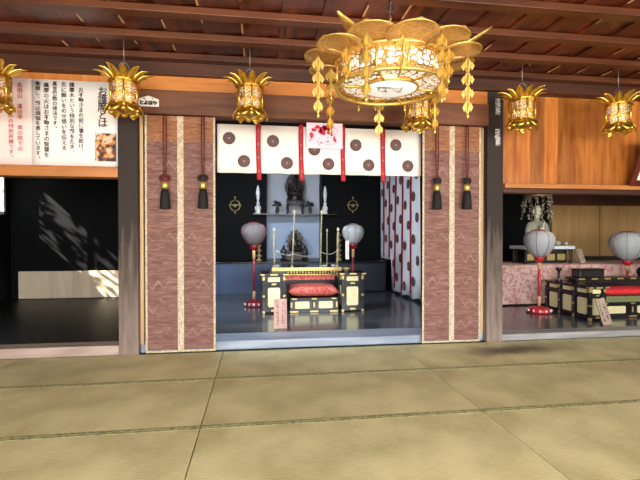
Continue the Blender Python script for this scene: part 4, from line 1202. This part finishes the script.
# globe lanterns of the right bay
p = at(539, 312, 5.83); globe_stand((p.x, 5.83, FZ - .009), at(539, 231, 5.83).z, .215, 'pale globe lantern on a red stand in front of the monk statue', 'globe', 'rib_red', 'red_lacquer', 'red_lacquer')
p = at(626.5, 250, 6.22); globe_stand((p.x, 6.2, FZ - .009), at(626.5, 232.5, 6.2).z, .255, 'pale globe lantern behind the red seat at the right picture edge', 'globe', 'rib_red', 'red_lacquer', 'red_lacquer')

# lacquered desk with three panels down its side, altar and red seat
g = empty('altar_desk', (4.40, 5.58, FZ - .009), 'long black and gold desk with a row of gold panels in the right bay', 'desk')
lacquer_desk(g, .24, .90, .455, 1, 3)
g = empty('lacquer_altar', (5.45, 5.85, FZ - .009), 'wide black altar with gilt edging behind the red seat in the right bay', 'altar')
m = MB(); m.box(-.85, .95, -.07, .09, 0, .47); m.build('body', 'black', g)
m = MB(); m.box(-.88, 1.0, -.12, .12, .47, .505, .005); tp = m.build('top', 'black', g)
m = MB()
for k in range(9): m.box(-.85 + .21 * k, -.75 + .21 * k, -.124, -.11, .476, .498)
m.build('gilt_edging', 'gold_dim', tp)
p0 = at(614, 312, 5.26)
g = empty('seat_platform', (4.60 + .48, 5.50, FZ - .009), 'low black platform with gold panels under the scarlet cushion in the right bay', 'platform')
seat_platform(g, .95, .40, .21)
m = MB(); m.box(-.46, .46, -.195, .195, 0, .083, .006); o = one('green_mat', m, 'green', 'thick green mat between the low platform and the scarlet cushion', 'mat'); o.location = (5.08, 5.50, FZ + .202)
m = cushion(.96, .41, .08, .015); o = one('seat_cushion', m, 'cushion2', 'scarlet cushion on the green mat in the right bay', 'cushion'); o.location = (5.09, 5.50, FZ + .287)
p = at(608.5, 324, 4.9)
plaque((p.x, 4.9, FZ - .008), .125, .335, 'plaque_old', 'grey wooden tablet leaning sideways before the long desk in the right bay', 10, -13, 12)
# small black things
p = at(566, 275, 5.82); m = MB(); m.box(-.2, .2, -.09, .09, 0, .11, .01); m.box(-.215, .215, -.1, .1, .11, .125, .004); o = one('black_box', m, 'black', 'flat black box on the altar behind the long desk', 'box'); o.location = (4.82, 5.82, FZ + .498)
p = at(546.5, 270, 6.3); g = empty('incense_stand', (4.30, 5.75, FZ + .448), 'slim black incense stand on the far end of the long desk', 'stand')
m = MB(); m.lathe([(.05, 0), (.05, .015), (.015, .03), (.015, .14), (.04, .17), (.04, .2), (.0, .2)], (0, 0, 0), 14); m.build('holder', 'black', g)
m = MB(); m.tube([(0, 0, .2), (.003, 0, .29)], .004, 5); m.build('incense_stick', 'ink_brown', g)
p = at(640, 268, 5.85); g = empty('incense_jar', (p.x, 5.82, FZ + .498), 'round black jar on the altar at the right picture edge', 'jar')
m = MB(); m.lathe([(.04, 0), (.05, .01), (.075, .06), (.06, .11), (.045, .12), (0, .12)], (0, 0, 0), 18); m.build('body', 'black', g)
m = MB(); m.lathe([(.05, .121), (.04, .135), (.012, .145), (.012, .16), (0, .165)], (0, 0, 0), 14); m.build('lid', 'black', g)

# ------------------------------------------------------------------ outside tree that dapples the sun in the left bay window
tr = MB(); rr = random.Random(21)
tr.mi = 0; tr.tube([(-6.6, 5.9, -.6), (-6.5, 6.0, 1.5), (-6.3, 6.1, 3.2)], [.12, .1, .05], 8)
tr.mi = 1
for k in range(900):
    c = Vector((rr.uniform(-6.9, -5.6), rr.uniform(5.6, 7.8), rr.uniform(2.2, 4.9))); a = rr.uniform(0, 6.28); b = rr.uniform(-.8, .8); s = rr.uniform(.06, .13)
    u = Vector((cos(a), sin(a), b)).normalized() * s; v = u.cross(Vector((0, .3, 1))).normalized() * s * .5
    tr.poly([c - u, c + v, c + u, c - v])
o = tr.build('garden_tree', ['bark', 'leaf']); tag(o, 'leafy tree outside the window of the left bay', 'tree'); o['kind'] = 'stuff'

# ------------------------------------------------------------------ light
w = bpy.data.worlds.new('sky'); bpy.context.scene.world = w; w.use_nodes = True
bg = w.node_tree.nodes['Background']; bg.inputs['Color'].default_value = (.8, .9, 1, 1); bg.inputs['Strength'].default_value = 1.9


def area(name, loc, rot, sx, sy, e, col):
    l = bpy.data.lights.new(name, 'AREA'); l.shape = 'RECTANGLE'; l.size = sx; l.size_y = sy; l.energy = e; l.color = col
    o = bpy.data.objects.new(name, l); C.objects.link(o); o.location = loc; o.rotation_euler = rot; return o


def point(name, loc, e, col, r=.05):
    l = bpy.data.lights.new(name, 'POINT'); l.energy = e; l.color = col; l.shadow_soft_size = r
    o = bpy.data.objects.new(name, l); C.objects.link(o); o.location = loc; return o


area('daylight_through_entrance', (1.2, YR + .3, 1.55), (R_(55), 0, 0), 8.5, 1.6, 700, (1, .985, .95))
area('altar_room_fill', (-.5, 4.95, 2.5), (R_(66), 0, R_(-24)), 1.8, .12, 115, (.82, .9, 1))  # unseen fill, added to brighten the niche and side curtain
area('right_bay_lamp', (4.6, 4.95, 2.2), (R_(45), 0, 0), 2.0, .12, 14, (1, .92, .8))
s = bpy.data.lights.new('sun', 'SUN'); s.energy = 40; s.angle = R_(.6); s.color = (1, .93, .82)
so = bpy.data.objects.new('sun', s); C.objects.link(so); so.rotation_euler = Vector((.78, .40, -.76)).to_track_quat('-Z', 'Y').to_euler()
point('chandelier_light', CH + Vector((0, 0, 2.13 + .36)), 16, (1, .68, .36), .1)
for i, (x, y, z) in enumerate(lights): point('lantern_light', (x, y, z), 3.0, (1, .74, .45), .04)
sc = bpy.context.scene
sc.view_settings.view_transform = 'Standard'; sc.view_settings.look = 'None'; sc.view_settings.gamma = 1; sc.view_settings.exposure = .3
